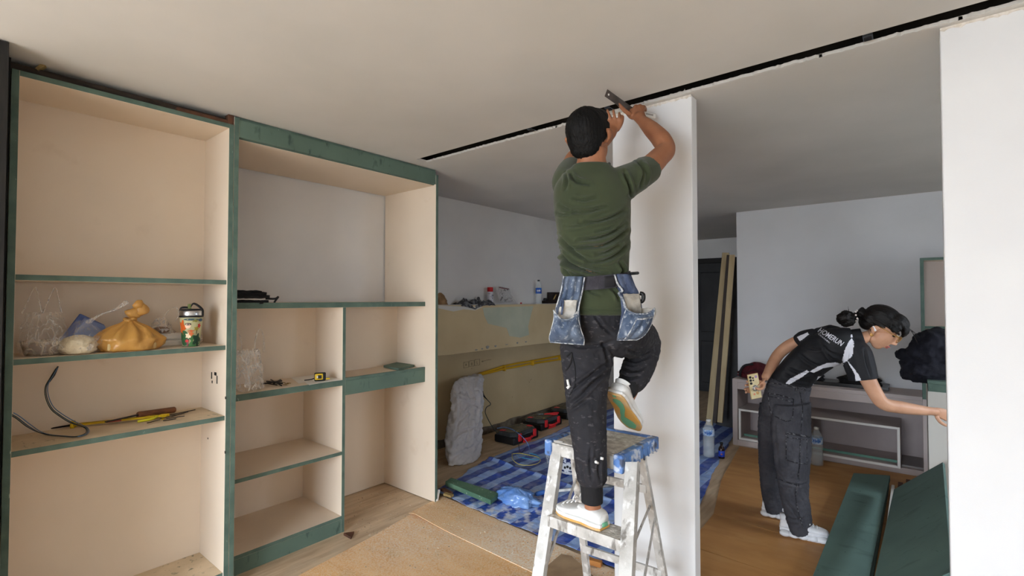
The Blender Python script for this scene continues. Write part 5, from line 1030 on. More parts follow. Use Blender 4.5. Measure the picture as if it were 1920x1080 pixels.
# legs (inside the trousers) and ankles
limb(mb, [(1102, 620, 2.02, 0.075), (1100, 690, 2.0, 0.066), (1101, 760, 1.96, 0.05), (1106, 850, 1.92, 0.044), (1109, 915, 1.905, 0.036), (1111, 945, 1.90, 0.032), (1112, 962, 1.897, 0.031), (1113, 980, 1.897, 0.030)])
limb(mb, [(1150, 615, 2.0, 0.075), (1185, 625, 2.15, 0.068), (1207, 645, 2.28, 0.052), (1198, 685, 2.18, 0.048), (1186, 722, 2.11, 0.034), (1180, 738, 2.10, 0.031), (1175, 750, 2.10, 0.028)])
V, N, Fs = remesh(mb, 0.0042, 3)
skin('body', V, Fs, SKM, man, label='tanned skin of arms, hands, neck and face')
# face details
for s_ in (-1, 1):
    MB().ball(HP(0.031 * s_, 0.082, 0.0), (0.013, 0.010, 0.009), RH, 12, 8).build('eye', mat('eye_white', (226, 222, 216), 0.3), man)
    MB().tube([HP(0.014 * s_, 0.093, 0.020), HP(0.032 * s_, 0.090, 0.026), HP(0.05 * s_, 0.078, 0.020)], 0.004, 8, spline=3, flat=0.6).build('eyebrow', HAIRM, man)
MB().tube([HP(-0.024, 0.083, -0.062), HP(0, 0.096, -0.060), HP(0.024, 0.083, -0.062)], [0.004, 0.008, 0.004], 8, spline=4).build('lips', mat('lips', (150, 84, 70), 0.5), man)
# hair: a close cap, longer at the crown
mb = MB(); mb.ball(HP(0, -0.012, 0.030), (0.083, 0.102, 0.090), RH, 28, 18); mb.ball(HP(0, -0.045, -0.005), (0.072, 0.062, 0.072), RH, 24, 14); mb.ball(HP(0.0, 0.03, 0.075), (0.074, 0.075, 0.042), RH, 20, 12); mb.ball(HP(0, -0.055, -0.045), (0.06, 0.042, 0.04), RH, 20, 12)
for s_ in (-1, 1): mb.body([(HP(0.074 * s_, 0.012, 0.05), hs * 0.010, hf * 0.03), (HP(0.077 * s_, 0.022, 0.02), hs * 0.006, hf * 0.012), (HP(0.074 * s_, 0.024, -0.005), hs * 0.004, hf * 0.006)], 10, 3)
V, N, Fs = remesh(mb, 0.005, 2)
loc = (V - np.array(HP(0, -0.06, 0.07))); ang = np.arctan2(loc @ np.array(hs), loc @ np.array(hf)); rad = np.linalg.norm(loc, axis=1)
dz = np.array([fbm(math.cos(a) * 9, math.sin(a) * 9, r * 7) for a, r in zip(ang, rad)])
V = V + N * (dz * 0.003)[:, None]
skin('hair', V, Fs, HAIRM, man, label='short black hair with a whorl at the crown')
# T-shirt
mb = MB()
mb.body([sec(1125, 589, 2.01, 58, 0.118), sec(1124, 570, 2.01, 58, 0.118), sec(1119, 530, 2.0, 58, 0.112), sec(1116, 490, 2.0, 62, 0.112), sec(1113, 440, 2.0, 67, 0.118), sec(1110, 390, 2.0, 71, 0.122), sec(1109, 355, 2.0, 70, 0.112), sec(1109, 333, 2.0, 58, 0.092), sec(1109, 318, 1.99, 42, 0.074), sec(1108, 310, 1.985, 34, 0.066)], 40, 6, power=2.3)
limb(mb, [(1070, 352, 2.03, 0.068), (1064, 342, 2.06, 0.066), (1068, 328, 2.11, 0.062), (1073, 318, 2.15, 0.058)], 22)
mb.tube([P(1150, 352, d=1.99), P(1172, 342, d=1.995), P(1195, 330, d=2.03), P(1213, 319, d=2.07), P(1215, 317.5, d=2.075)], [0.075, 0.070, 0.063, 0.060, 0.058], 24, 0, 4)
V, N, Fs = remesh(mb, 0.005, 4)
folds = [([(1075, 372), (1095, 376), (1120, 371)], 2.2, 0.0045), ([(1050, 385), (1080, 398), (1105, 399), (1125, 392)], 2.2, 0.005), ([(1075, 395), (1105, 395), (1138, 389)], 2.0, 0.005), ([(1045, 400), (1060, 402), (1085, 398)], 2.0, 0.004), ([(1088, 417), (1120, 415), (1150, 406), (1172, 394)], 2.4, 0.006), ([(1060, 425), (1085, 423), (1100, 420)], 2.0, 0.004), ([(1118, 435), (1140, 430), (1155, 425)], 2.0, 0.004), ([(1082, 450), (1115, 447), (1145, 438), (1172, 420)], 2.4, 0.006), ([(1072, 465), (1100, 463), (1130, 460), (1155, 448), (1174, 432)], 2.6, 0.007), ([(1118, 478), (1140, 472), (1155, 462)], 2.2, 0.005), ([(1100, 492), (1135, 488), (1160, 475), (1176, 458)], 2.6, 0.006),
         ([(1048, 443), (1065, 460), (1085, 478), (1110, 492)], 2.4, 0.006), ([(1050, 470), (1068, 492), (1090, 510)], 2.4, 0.007), ([(1058, 480), (1080, 500), (1110, 510), (1140, 514)], 2.6, 0.006), ([(1055, 485), (1062, 505), (1070, 520)], 2.2, 0.006), ([(1075, 495), (1095, 505), (1125, 513)], 2.2, 0.005), ([(1160, 490), (1168, 505), (1166, 515)], 2.2, 0.004), ([(1100, 540), (1110, 548), (1125, 552)], 2.2, 0.004), ([(1145, 540), (1155, 550), (1160, 562)], 2.0, 0.004),
         ([(1170, 322), (1178, 345), (1182, 366)], 2.4, 0.006), ([(1195, 302), (1207, 322), (1200, 350)], 2.4, 0.005), ([(1205, 305), (1212, 325), (1207, 348)], 2.0, 0.004), ([(1070, 325), (1075, 335), (1085, 342), (1105, 345)], 2.4, 0.005), ([(1062, 325), (1064, 340), (1060, 355)], 2.2, 0.004), ([(1085, 582), (1125, 583), (1166, 581)], 1.4, 0.003)]
V = creases(V, N, [(a, w * 1.15, d * 3.0) for a, w, d in folds]); N = normals(V, Fs)
shirt = skin('t_shirt', V, Fs, SHIRTM, man, label='olive green T-shirt with drag folds across the back')
bs_ = BVHTree.FromPolygons([Vector(v) for v in V], Fs)
# neck rib
MB().tube([HD(1085, 312, 1.945), HD(1092, 316, 1.93), HD(1109, 317, 1.922), HD(1126, 315, 1.93), HD(1138, 311, 1.955), HD(1142, 308, 2.0)], 0.008, 8, spline=4).build('neck_rib', SHIRTM, shirt)
# trousers
mb = MB()
mb.body([sec(1125, 583, 2.01, 56, 0.108), sec(1126, 605, 2.01, 62, 0.115), sec(1127, 628, 2.02, 64, 0.110), sec(1122, 648, 2.03, 54, 0.09)], 34, 5)
mb.body([sec(1106, 620, 2.02, 50, 0.10), sec(1101, 650, 2.02, 51, 0.100), sec(1099, 690, 2.0, 45, 0.092), sec(1099, 730, 1.975, 40, 0.085), sec(1100, 765, 1.955, 37, 0.080), sec(1103, 810, 1.93, 34, 0.074), sec(1107, 860, 1.915, 30, 0.068), sec(1109, 893, 1.908, 28.5, 0.064), sec(1109, 906, 1.905, 24, 0.054)], 34, 6)
mb.tube([HD(1152, 622, 2.0), HD(1172, 626, 2.08), HD(1192, 630, 2.2), HD(1205, 640, 2.29), HD(1206, 656, 2.26), HD(1199, 682, 2.18), HD(1190, 704, 2.12), HD(1184, 716, 2.09)], [0.102, 0.100, 0.090, 0.078, 0.076, 0.070, 0.064, 0.056], 26, 0, 5, round_ends=True)
V, N, Fs = remesh(mb, 0.005, 4)
tf = [([(1062, 640), (1085, 650), (1120, 648), (1148, 640)], 2.6, 0.005), ([(1115, 590), (1128, 610), (1150, 628)], 2.6, 0.005), ([(1070, 735), (1095, 715), (1120, 695), (1140, 680)], 2.8, 0.007), ([(1068, 760), (1090, 742), (1115, 715), (1138, 695)], 2.8, 0.007), ([(1072, 770), (1085, 760), (1105, 748)], 2.4, 0.005), ([(1066, 700), (1070, 725), (1068, 745)], 2.2, 0.004), ([(1090, 870), (1093, 890), (1096, 903)], 2.0, 0.004), ([(1108, 840), (1106, 870), (1110, 900)], 2.2, 0.004), ([(1125, 850), (1122, 880), (1126, 902)], 2.2, 0.004), ([(1080, 855), (1105, 862), (1130, 855)], 2.4, 0.003), ([(1175, 655), (1195, 662), (1220, 655)], 2.4, 0.006), ([(1172, 672), (1192, 678), (1214, 670)], 2.4, 0.006), ([(1168, 690), (1188, 697), (1208, 688)], 2.4, 0.006), ([(1160, 702), (1180, 710), (1200, 704)], 2.2, 0.005), ([(1128, 640), (1135, 660), (1140, 690)], 2.6, 0.005)]
V = creases(V, N, [(a, w * 1.1, d * 1.9) for a, w, d in tf])
V = V + N * (np.array([fbm(*(v * 14), 3.0) for v in V]) * 0.003)[:, None]
pants = skin('trousers', V, Fs, PANTM, man, label='charcoal cargo trousers with faint grey camouflage print')
bp_ = BVHTree.FromPolygons([Vector(v) for v in V], Fs)
mb = MB().body([sec(1109, 902, 1.905, 22, 0.050), sec(1109, 912, 1.905, 21, 0.048), sec(1110, 928, 1.902, 20.5, 0.046), sec(1110, 940, 1.90, 20, 0.045)], 40, 4, cap=True)
mb.build('cuff', CUFFM, pants)
a, b, c_ = HD(1187, 708, 2.105), HD(1178, 724, 2.072), HD(1173, 733, 2.055); MB().tube([a, b, c_], [0.054, 0.047, 0.044], 30, 0, 3).build('cuff', CUFFM, pants)
seam(bp_, [(1063, 668), (1072, 662), (1070, 680), (1062, 694)], 0.004, 'pocket_flap', CUFFM, pants); seam(bp_, [(1072, 664), (1078, 690), (1078, 720), (1068, 742)], 0.0025, 'seam', CUFFM, pants)
for pts in ([(1064, 712), (1066, 722)], [(1063, 728), (1069, 723)], [(1117, 866), (1121, 868)], [(1126, 859), (1131, 860)]):
    seam(bp_, pts, 0.0055, 'white_mark', PAP, pants, 0)
# belt with two denim tool pouches
bt = thing('tool_belt', 'dark waist belt with two worn denim tool pouches around the man in olive', 'tool belt', P(1120, 525, d=1.9))
def belt_pt(t, y0, off):    # around the trunk, t = 0 at the spine
    c = P(1119, y0 + 4 * math.cos(t), d=2.0); return c + RG3 * (0.128 * math.sin(t)) - FW3 * ((0.124 + off) * math.cos(t)) + UP3 * (0.012 * math.sin(t))
V0 = [[belt_pt(t, y_, 0.0) for y_ in (514, 537)] for t in np.linspace(0, 2 * math.pi, 49)]
b = MB().loft([[p[0], p[1], p[1] + (p[1] - P(1118, 525, d=2.0)).normalized() * 0.006, p[0] + (p[0] - P(1118, 525, d=2.0)).normalized() * 0.006] for p in V0], smooth=False, cap=False)
b.build('belt', mat('belt_webbing', (66, 64, 70), 0.9, (48, 46, 52), 12, (0.4, 0.6), 0.4, 90), bt)
MB().sheet(lambda u, v: belt_pt(0.05 + 0.33 * u, 516 + 20 * v, 0.008), 6, 3, 0, 0.004).build('belt_patch', mat('belt_black', (34, 33, 36), 0.9), bt)
def strip(rows, name, m_, bulge=0.0, th=0.005, nv=14, pleat=0.0, npl=3):
    """cloth panel through rows (py, left px, right px, depth, bulge)"""
    R = catmull([(r[0], r[1], r[2]) for r in rows], 6); D = catmull([(r[3], r[4], 0) for r in rows], 6)
    def fn(u, v):
        k = u * (len(R) - 1); i = min(int(k), len(R) - 2); t = k - i; r = R[i].lerp(R[i + 1], t); d = D[i].lerp(D[i + 1], t)
        dd = d.x - d.y * math.sin(math.pi * v) + pleat * math.sin(npl * 2 * math.pi * v + 1.2) * (1 - u * 0.7) + 0.004 * fbm(u * 4, v * 4, rows[0][1])
        return P(r.y + (r.z - r.y) * v, r.x, d=dd)
    return MB().sheet(fn, 24, nv, 0, th).build(name, m_, bt)
# left pouch
strip([(518, 1056, 1096, 1.885, 0.018), (545, 1052, 1092, 1.885, 0.012), (570, 1046, 1087, 1.89, 0.0), (600, 1038, 1088, 1.90, -0.012), (640, 1030, 1090, 1.90, -0.008)], 'pouch_back', DENIM, pleat=0.006)
pk = [(590, 1038, 1084, 1.875, 0.030), (602, 1038, 1085, 1.868, 0.040), (620, 1033, 1090, 1.865, 0.042), (634, 1029, 1096, 1.872, 0.030), (642, 1032, 1095, 1.888, 0.008)]
def pocket(rows, dip, name, m_):
    R = catmull([(r[0], r[1], r[2]) for r in rows], 6); D = catmull([(r[3], r[4], 0) for r in rows], 6)
    def fn(u, v):
        k = u * (len(R) - 1); i = min(int(k), len(R) - 2); t = k - i; r = R[i].lerp(R[i + 1], t); d = D[i].lerp(D[i + 1], t)
        y_ = r.x + dip * math.sin(math.pi * v) * (1 - u) ** 2 - (8 * abs(2 * v - 1) ** 3 * (1 - u) ** 2)
        y_ -= (5 * (v if name == 'l' else 0)) * u ** 3 * -1
        return P(r.y + (r.z - r.y) * v, y_, d=d.x - d.y * math.sin(math.pi * v) ** 0.7 + 0.014 * fbm(u * 2.5 + v, v * 4, rows[0][1] * 0.1))
    o = MB().sheet(fn, 22, 22, 0, 0.005).build('pouch_pocket', m_, bt)
    MB().tube([fn(0.0, v) for v in np.linspace(0, 1, 18)], 0.0035, 7).build('hem', HEM, o); MB().tube([fn(0.985, v) for v in np.linspace(0, 1, 18)], 0.0025, 7).build('hem', HEM, o)
    for v in (0.01, 0.99): MB().tube([fn(u, v) for u in np.linspace(0, 1, 12)], 0.002, 7).build('seam', HEM, o)
    return fn, o
pocket(pk, 10, 'l', DENIM)
strip([(563, 1052, 1082, 1.872, 0.004), (580, 1049, 1080, 1.880, 0.0), (600, 1047, 1078, 1.888, 0.0)], 'pouch_lining', PATCHM)
MB().tube([HD(1057, 518, 1.875), HD(1052, 545, 1.878), HD(1045, 570, 1.882), HD(1039, 592, 1.882)], 0.003, 7, spline=4).build('hem', HEM, bt); MB().tube([HD(1096, 520, 1.875), HD(1092, 545, 1.878), HD(1086, 572, 1.880), HD(1083, 592, 1.872)], 0.003, 7, spline=4).build('hem', HEM, bt)
MB().tube([HD(1051, 575, 1.870), HD(1053, 562, 1.868), HD(1056, 566, 1.866), HD(1053, 590, 1.872)], 0.004, 7, spline=4).build('loop', DENIMD, bt)
# right pouch
strip([(514, 1151, 1183, 1.885, 0.012), (535, 1156, 1191, 1.885, 0.008), (552, 1162, 1199, 1.89, 0.0), (585, 1165, 1205, 1.90, 0.0), (625, 1160, 1205, 1.905, 0.0)], 'pouch_back', DENIMD, pleat=0.005, npl=2)
strip([(551, 1168, 1199, 1.880, 0.004), (565, 1172, 1201, 1.882, 0.0), (588, 1175, 1204, 1.885, 0.0)], 'pouch_lining', mat('canvas_grey', (150, 144, 134), 0.95, (112, 106, 98), 16, (0.4, 0.6)))
pk = [(586, 1174, 1228, 1.868, 0.020), (598, 1168, 1226, 1.862, 0.032), (614, 1163, 1220, 1.865, 0.034), (630, 1158, 1208, 1.872, 0.026), (638, 1157, 1193, 1.888, 0.006)]
fr_, po = pocket(pk, 3, 'r', DENIM)
strip([(578, 1196, 1229, 1.90, 0.0), (588, 1190, 1230, 1.895, 0.0), (600, 1188, 1226, 1.892, 0.0)], 'pouch_back', PATCHM)
def fp(u, v): return fr_(0.22 + 0.72 * u, 0.42 + 0.5 * v - 0.10 * u) - FW3 * 0.006
MB().sheet(fp, 12, 12, 0, 0.003).build('patch_pocket', DENIM, po)
MB().tube([fp(0, v) for v in np.linspace(0, 1, 8)] , 0.004, 7).build('hem', HEM, po); MB().tube([fp(u, 0) for u in np.linspace(0, 1, 8)] + [fp(1, v) for v in np.linspace(0, 1, 8)], 0.0025, 7).build('seam', HEM, po)
MB().tube([HD(1152, 515, 1.875), HD(1158, 532, 1.876), HD(1167, 545, 1.872), HD(1160, 550, 1.870), HD(1168, 562, 1.872), HD(1174, 580, 1.870)], 0.004, 7, spline=4).build('knot_cord', HEM, bt)
MB().tube([HD(1200, 550, 1.90), HD(1206, 552, 1.895), HD(1206, 562, 1.895), HD(1202, 566, 1.90)], 0.008, 8, spline=3).build('tool_grip', BLK, bt)
MB().tube([HD(1196, 512, 1.93), HD(1183, 513, 1.885)], 0.006, 8).build('strap_end', BLK, bt)
# shoes
def shoe(parent, heel, toe, upv, w, hgt, ank, name, up_m, sole_m, solet=0.018, gum=True):
    heel, toe, upv = Vector(heel), Vector(toe), Vector(upv).normalized(); L = toe - heel; ln = L.length; d = L / ln; s = d.cross(upv).normalized(); upv = s.cross(d).normalized()
    prof = [(0.0, 0.55, 0.62), (0.06, 0.72, 0.80), (0.2, 0.80, 0.88), (0.38, 0.76, 0.80), (0.55, 0.92, 0.58), (0.72, 1.0, 0.46), (0.86, 0.92, 0.40), (0.96, 0.66, 0.32), (1.0, 0.36, 0.22)]
    mb_ = MB()
    secs = []
    for t, ww, hh in prof:
        c = heel + d * (t * ln) + upv * (solet + hh * hgt / 2); secs.append((c, s * (w * ww / 2), upv * (hh * hgt / 2)))
    b = MB().body(secs, 28, 5, power=2.6); up_o = b.build(name, up_m, parent)
    sr = []
    for t, ww, hh in prof:
        c = heel + d * (t * ln * 1.02 - 0.004); sr.append([c + s * (w * (ww * 0.5 + 0.03)) , c - s * (w * (ww * 0.5 + 0.03)), c - s * (w * (ww * 0.5 + 0.025)) + upv * solet * 1.25, c + s * (w * (ww * 0.5 + 0.025)) + upv * solet * 1.25])
    MB().loft([[q[0], q[1], q[1] + (q[2] - q[1]) * 0.42, q[0] + (q[3] - q[0]) * 0.42] for q in sr], smooth=False).build('sole', sole_m, up_o, 0.003, seg=2)
    MB().loft([[q[0] + (q[3] - q[0]) * 0.425, q[1] + (q[2] - q[1]) * 0.425, q[2], q[3]] for q in sr], smooth=False).build('foxing', up_m, up_o, 0.003, seg=2)
    return up_o, d, s, upv, ln
h0, t0 = P(1133, 992, z=ZS + 0.001), P(1050, 956, z=ZS + 0.001)
so, d_, s_, u_, ln = shoe(man, h0, t0, (0, 0, 1), 0.098, 0.056, None, 'shoe', SHOE, GUM)
MB().body([(h0 + d_ * 0.075 + u_ * 0.035, s_ * 0.036, d_ * 0.056), (h0 + d_ * 0.070 + u_ * 0.052, s_ * 0.037, d_ * 0.056), (h0 + d_ * 0.064 + u_ * 0.062, s_ * 0.036, d_ * 0.052)], 24, 3).build('collar', SHOE, so)
for k in range(4):
    c = h0 + d_ * (0.125 + 0.022 * k) + u_ * (0.070 - 0.009 * k); MB().tube([c - s_ * 0.022, c + u_ * 0.006, c + s_ * 0.022], 0.003, 6, spline=3).build('lace', PAP, so)
c = h0 + d_ * 0.125 + u_ * 0.078; MB().tube([c, c + s_ * 0.02 + u_ * 0.02, c + s_ * 0.035 + u_ * 0.008, c], 0.003, 6, spline=4).build('lace', PAP, so); MB().tube([c, c - s_ * 0.02 + u_ * 0.018, c - s_ * 0.034 + u_ * 0.004, c], 0.003, 6, spline=4).build('lace', PAP, so)
MB().body([(t0 - d_ * 0.055 + u_ * 0.022, s_ * 0.046, d_ * 0.04), (t0 - d_ * 0.05 + u_ * 0.040, s_ * 0.036, d_ * 0.03)], 20, 3).build('toe_cap', SHOE, so)
MB().body([(h0 - d_ * 0.004 + u_ * 0.012, s_ * 0.018, d_ * 0.004), (h0 - d_ * 0.003 + u_ * 0.024, s_ * 0.016, d_ * 0.004)], 14, 3).build('heel_mark', mat('mint_rubber', (110, 176, 138), 0.6), so)
# raised right shoe: the gum sole with its mint grip faces back
h1, t1 = P(1151, 741, d=1.99), P(1188, 806, d=2.205)
upv = (RG3 * 0.55 + FW3 * 0.62 + UP3 * 0.55)
so, d_, s_, u_, ln = shoe(man, h1, t1, upv, 0.100, 0.062, None, 'shoe', SHOE, GUM)
MB().body([(h1 + d_ * 0.06 + u_ * 0.050, s_ * 0.036, d_ * 0.054), (h1 + d_ * 0.058 + u_ * 0.072, s_ * 0.037, d_ * 0.054), (h1 + d_ * 0.054 + u_ * 0.080, s_ * 0.038, d_ * 0.054)], 24, 3).build('collar', SHOE, so)
MINT = mat('mint_rubber', (110, 176, 138), 0.6, (142, 196, 164), 60, (0.45, 0.6), 0.6, 200)
def sp(a, b): return h1 + d_ * (a * ln) + s_ * (b * 0.10) - u_ * 0.0008
for poly in ([(0.12, -0.16), (0.09, 0.0), (0.12, 0.16), (0.22, 0.22), (0.36, 0.17), (0.5, 0.02), (0.62, -0.08), (0.62, -0.24), (0.5, -0.18), (0.36, -0.06), (0.25, -0.12), (0.18, -0.20)], [(0.62, -0.26), (0.62, -0.05), (0.70, 0.2), (0.80, 0.30), (0.92, 0.16), (0.93, -0.16), (0.80, -0.34), (0.70, -0.34)], [(0.0, -0.07), (0.0, 0.07), (0.04, 0.07), (0.04, -0.07)]):
    MB().prism([sp(a, b) for a, b in poly], -u_ * 0.002).build('sole_grip', MINT, so)
# steel rule and cutter held against the slot
o = thing('steel_rule', 'long dark steel rule held up to the ceiling slot by the man', 'ruler', P(1160, 190, d=2.38))
a, b = P(1136, 174, d=2.335), P(1192, 214, d=2.44); dv = (b - a).normalized(); wv = dv.cross(FW3).normalized()
MB().prism([a - wv * 0.018, a + wv * 0.018, b + wv * 0.018, b - wv * 0.018], dv.cross(wv) * 0.0015).build('blade', mat('rule_steel', (92, 84, 80), 0.4, (70, 64, 60), 20, metal=0.7), o)
MB().lathe(a + dv * 0.018 - FW3 * 0.0014, [(0.005, -0.001), (0.005, 0.0012)], 14, axis=dv.cross(wv)).build('hang_hole', PAP, o)
o = thing('utility_knife', 'white plastic knife handle sticking out of the raised right fist', 'knife', P(1220, 217, d=2.46))
a, b = P(1200, 212, d=2.45), P(1230, 218, d=2.46); MB().bar(a, b, 0.012, 0.026, up=tuple(UP3)).build('handle', mat('clear_white_plastic', (220, 220, 216), 0.3), o, 0.005); MB().bar(a.lerp(b, 0.35) - FW3 * 0.007, a.lerp(b, 0.8) - FW3 * 0.007, 0.002, 0.008, up=tuple(UP3)).build('slider', mat('slider_grey', (150, 148, 144), 0.5), o)
# ------------------------------------------------------------------ the woman reaching into the cabinets
SKW = mat('skin_light', (206, 158, 128), 0.5, (192, 142, 112), 9, (0.35, 0.65), 0.06, 150)
HAIRW = mat('hair_dark_brown', (14, 11, 10), 0.45, (26, 18, 14), 24, (0.45, 0.75), 0.4, 140, stretch=(0.4, 0.4, 2.0), spec=0.3)
POLO = mat('black_polo', (26, 26, 30), 0.7, (21, 21, 25), 8, (0.35, 0.65), 0.1, 600); WHT = mat('white_polo', (214, 214, 222), 0.7)
JEAN = mat('charcoal_denim', (58, 57, 62), 0.9, (74, 73, 78), 10, (0.42, 0.66), 0.2, 320, specks=[((38, 37, 42), 5, 0.55, 0.7, 0.6)])
JSEAM = mat('denim_seam', (34, 33, 37), 0.9, (104, 103, 106), 60, (0.5, 0.62)); SNK = mat('white_sneaker', (226, 226, 228), 0.6, (212, 212, 216), 10, (0.4, 0.6)); SNKS = mat('white_sneaker_sole', (232, 234, 238), 0.5)
FWK = FW3; FW3 = (FWK + RG3 * 0.62).normalized()      # her thickness runs along the line of sight at her place
wo = thing('person', 'woman in black sports shirt and charcoal jeans bending right, phone behind her back', 'person', P(1490, 1005, z=0.0115))
mb = MB()
mb.body([sec(1478, 745, 3.33, 30, 0.08), sec(1490, 712, 3.31, 28, 0.08), (P(1520, 680, d=3.25), (RG3 * 0.55 + UP3 * 0.83) * 0.065, FW3 * 0.09), (P(1560, 652, d=3.15), (RG3 * 0.5 + UP3 * 0.87) * 0.065, FW3 * 0.09), (P(1590, 641, d=3.08), (RG3 * 0.4 + UP3 * 0.9) * 0.065, FW3 * 0.08), (P(1610, 636, d=3.05), (RG3 * 0.3 + UP3 * 0.95) * 0.046, FW3 * 0.05), (P(1632, 630, d=3.03), (RG3 * 0.35 + UP3 * 0.93) * 0.046, FW3 * 0.048)], 22, 5)
wc = P(1650, 615, d=3.02)
_vh = (FWK + RG3 * 0.75).normalized(); _rh = (RG3 - FWK * 0.75).normalized()
wf = (_rh * 0.776 - UP3 * 0.631).normalized(); wu = (_rh * 0.631 + UP3 * 0.776).normalized(); wss = -_vh      # wss points to her right, towards the camera
RW = Matrix((wss, wf, wu)).transposed()
def WP(f, u, s): return wc + wf * f + wu * u + wss * s
mb.ball(WP(-0.005, 0.035, 0), (0.072, 0.092, 0.088), RW, 24, 16); mb.ball(WP(0.040, -0.030, 0), (0.058, 0.062, 0.075), RW, 22, 14)
mb.ball(WP(0.052, -0.085, 0), (0.036, 0.034, 0.030), RW, 16, 10); mb.ball(WP(0.018, -0.070, 0), (0.050, 0.045, 0.034), RW, 16, 10)
mb.body([(WP(0.095, 0.018, 0), wss * 0.009, wf * 0.008), (WP(0.108, -0.012, 0), wss * 0.012, wf * 0.013), (WP(0.112, -0.030, 0), wss * 0.016, wf * 0.014), (WP(0.098, -0.040, 0), wss * 0.012, wf * 0.008)], 12, 3)
mb.ball(WP(0.094, -0.060, 0), (0.020, 0.012, 0.007), RW, 12, 8); mb.ball(WP(0.091, -0.073, 0), (0.018, 0.012, 0.008), RW, 12, 8)
for s_ in (1, -1): mb.body([(WP(-0.010, 0.006, 0.080 * s_), wss * 0.008, wf * 0.016), (WP(-0.020, -0.012, 0.086 * s_), wss * 0.009, wf * 0.019), (WP(-0.016, -0.034, 0.082 * s_), wss * 0.008, wf * 0.013), (WP(-0.008, -0.050, 0.074 * s_), wss * 0.007, wf * 0.008)], 12, 4)
# right arm reaching to the cabinet
limb(mb, [(1610, 668, 3.02, 0.048), (1622, 700, 2.99, 0.045), (1640, 735, 2.97, 0.041), (1657, 757, 2.96, 0.038), (1690, 764, 2.96, 0.038), (1725, 769, 2.97, 0.030), (1746, 771, 2.98, 0.024), (1754, 772, 2.985, 0.025)])
mb.body([(HD(1750, 771, 2.98), UP3 * 0.022, FW3 * 0.016), (HD(1760, 774, 2.985), UP3 * 0.032, FW3 * 0.017), (HD(1770, 777, 2.99), UP3 * 0.036, FW3 * 0.016), (HD(1774, 778, 2.99), UP3 * 0.034, FW3 * 0.013)], 16, 4)
for k in range(4):
    a, b = 1772, 770 + 5.5 * k; finger(mb, [HD(a, b, 2.99), HD(a + 9, b + 2, 3.0), HD(a + 16, b + 6, 3.01), HD(a + 20, b + 11, 3.015)], 0.0095, 0.007)
finger(mb, [HD(1757, 783, 2.975), HD(1763, 791, 2.965), HD(1770, 796, 2.965), HD(1776, 798, 2.97)], 0.011, 0.0085)
# left arm folded behind the back
limb(mb, [(1545, 632, 3.24, 0.048), (1512, 636, 3.32, 0.044), (1480, 648, 3.38, 0.040), (1460, 664, 3.38, 0.037), (1449, 682, 3.34, 0.036), (1440, 698, 3.27, 0.027), (1435, 707, 3.23, 0.025)])
mb.body([(HD(1436, 706, 3.235), RG3 * 0.020 + UP3 * 0.012, FW3 * 0.017), (HD(1430, 714, 3.20), RG3 * 0.028 + UP3 * 0.016, FW3 * 0.018), (HD(1425, 721, 3.185), RG3 * 0.030 + UP3 * 0.018, FW3 * 0.015)], 16, 4)
for k, (a, b) in enumerate([(1420, 714), (1417, 721), (1416, 728), (1418, 734)]):      # fingers wrap the far edge of the phone
    finger(mb, [HD(1428 - k * 0.5, 716 + k * 4, 3.20), HD(a - 2, b, 3.205), HD(a - 17, b + 1, 3.205), HD(a - 19.5, b + 2, 3.175)], 0.0092, 0.0072)
finger(mb, [HD(1433, 719, 3.19), HD(1430, 727, 3.168), HD(1423, 730, 3.152), HD(1418, 728, 3.15)], 0.0105, 0.0085)
limb(mb, [(1485, 760, 3.28, 0.065), (1487, 870, 3.22, 0.055), (1492, 950, 3.19, 0.045), (1493, 985, 3.20, 0.036)]); limb(mb, [(1458, 760, 3.42, 0.065), (1448, 860, 3.45, 0.055), (1448, 930, 3.47, 0.042), (1446, 955, 3.48, 0.036)])
V, N, Fs = remesh(mb, 0.0042, 2)
skin('body', V, Fs, SKW, wo, label='light skin of face, neck, arms and hands')
LIP = mat('lips_rose', (168, 84, 80), 0.45)
MB().tube([WP(0.082, -0.064, 0.022), WP(0.103, -0.061, 0.010), WP(0.107, -0.060, 0)], [0.003, 0.0055, 0.006], 8, spline=3, flat=0.7).build('lips', LIP, wo); MB().tube([WP(0.080, -0.068, 0.020), WP(0.098, -0.072, 0.009), WP(0.102, -0.072, 0)], [0.003, 0.006, 0.0065], 8, spline=3, flat=0.7).build('lips', LIP, wo)
for s_ in (1, -1):
    MB().ball(WP(0.078, 0.008, 0.032 * s_), (0.012, 0.009, 0.007), RW, 12, 8).build('eye', mat('eye_dark', (52, 38, 34), 0.3), wo)
    MB().tube([WP(0.093, 0.030, 0.014 * s_), WP(0.090, 0.034, 0.034 * s_), WP(0.074, 0.028, 0.052 * s_)], 0.0035, 8, spline=3).build('eyebrow', HAIRW, wo)
MB().ball(WP(0.098, -0.036, 0.008), (0.004, 0.004, 0.0025), RW, 8, 6).build('nostril', mat('nostril', (90, 46, 38), 0.7), wo)
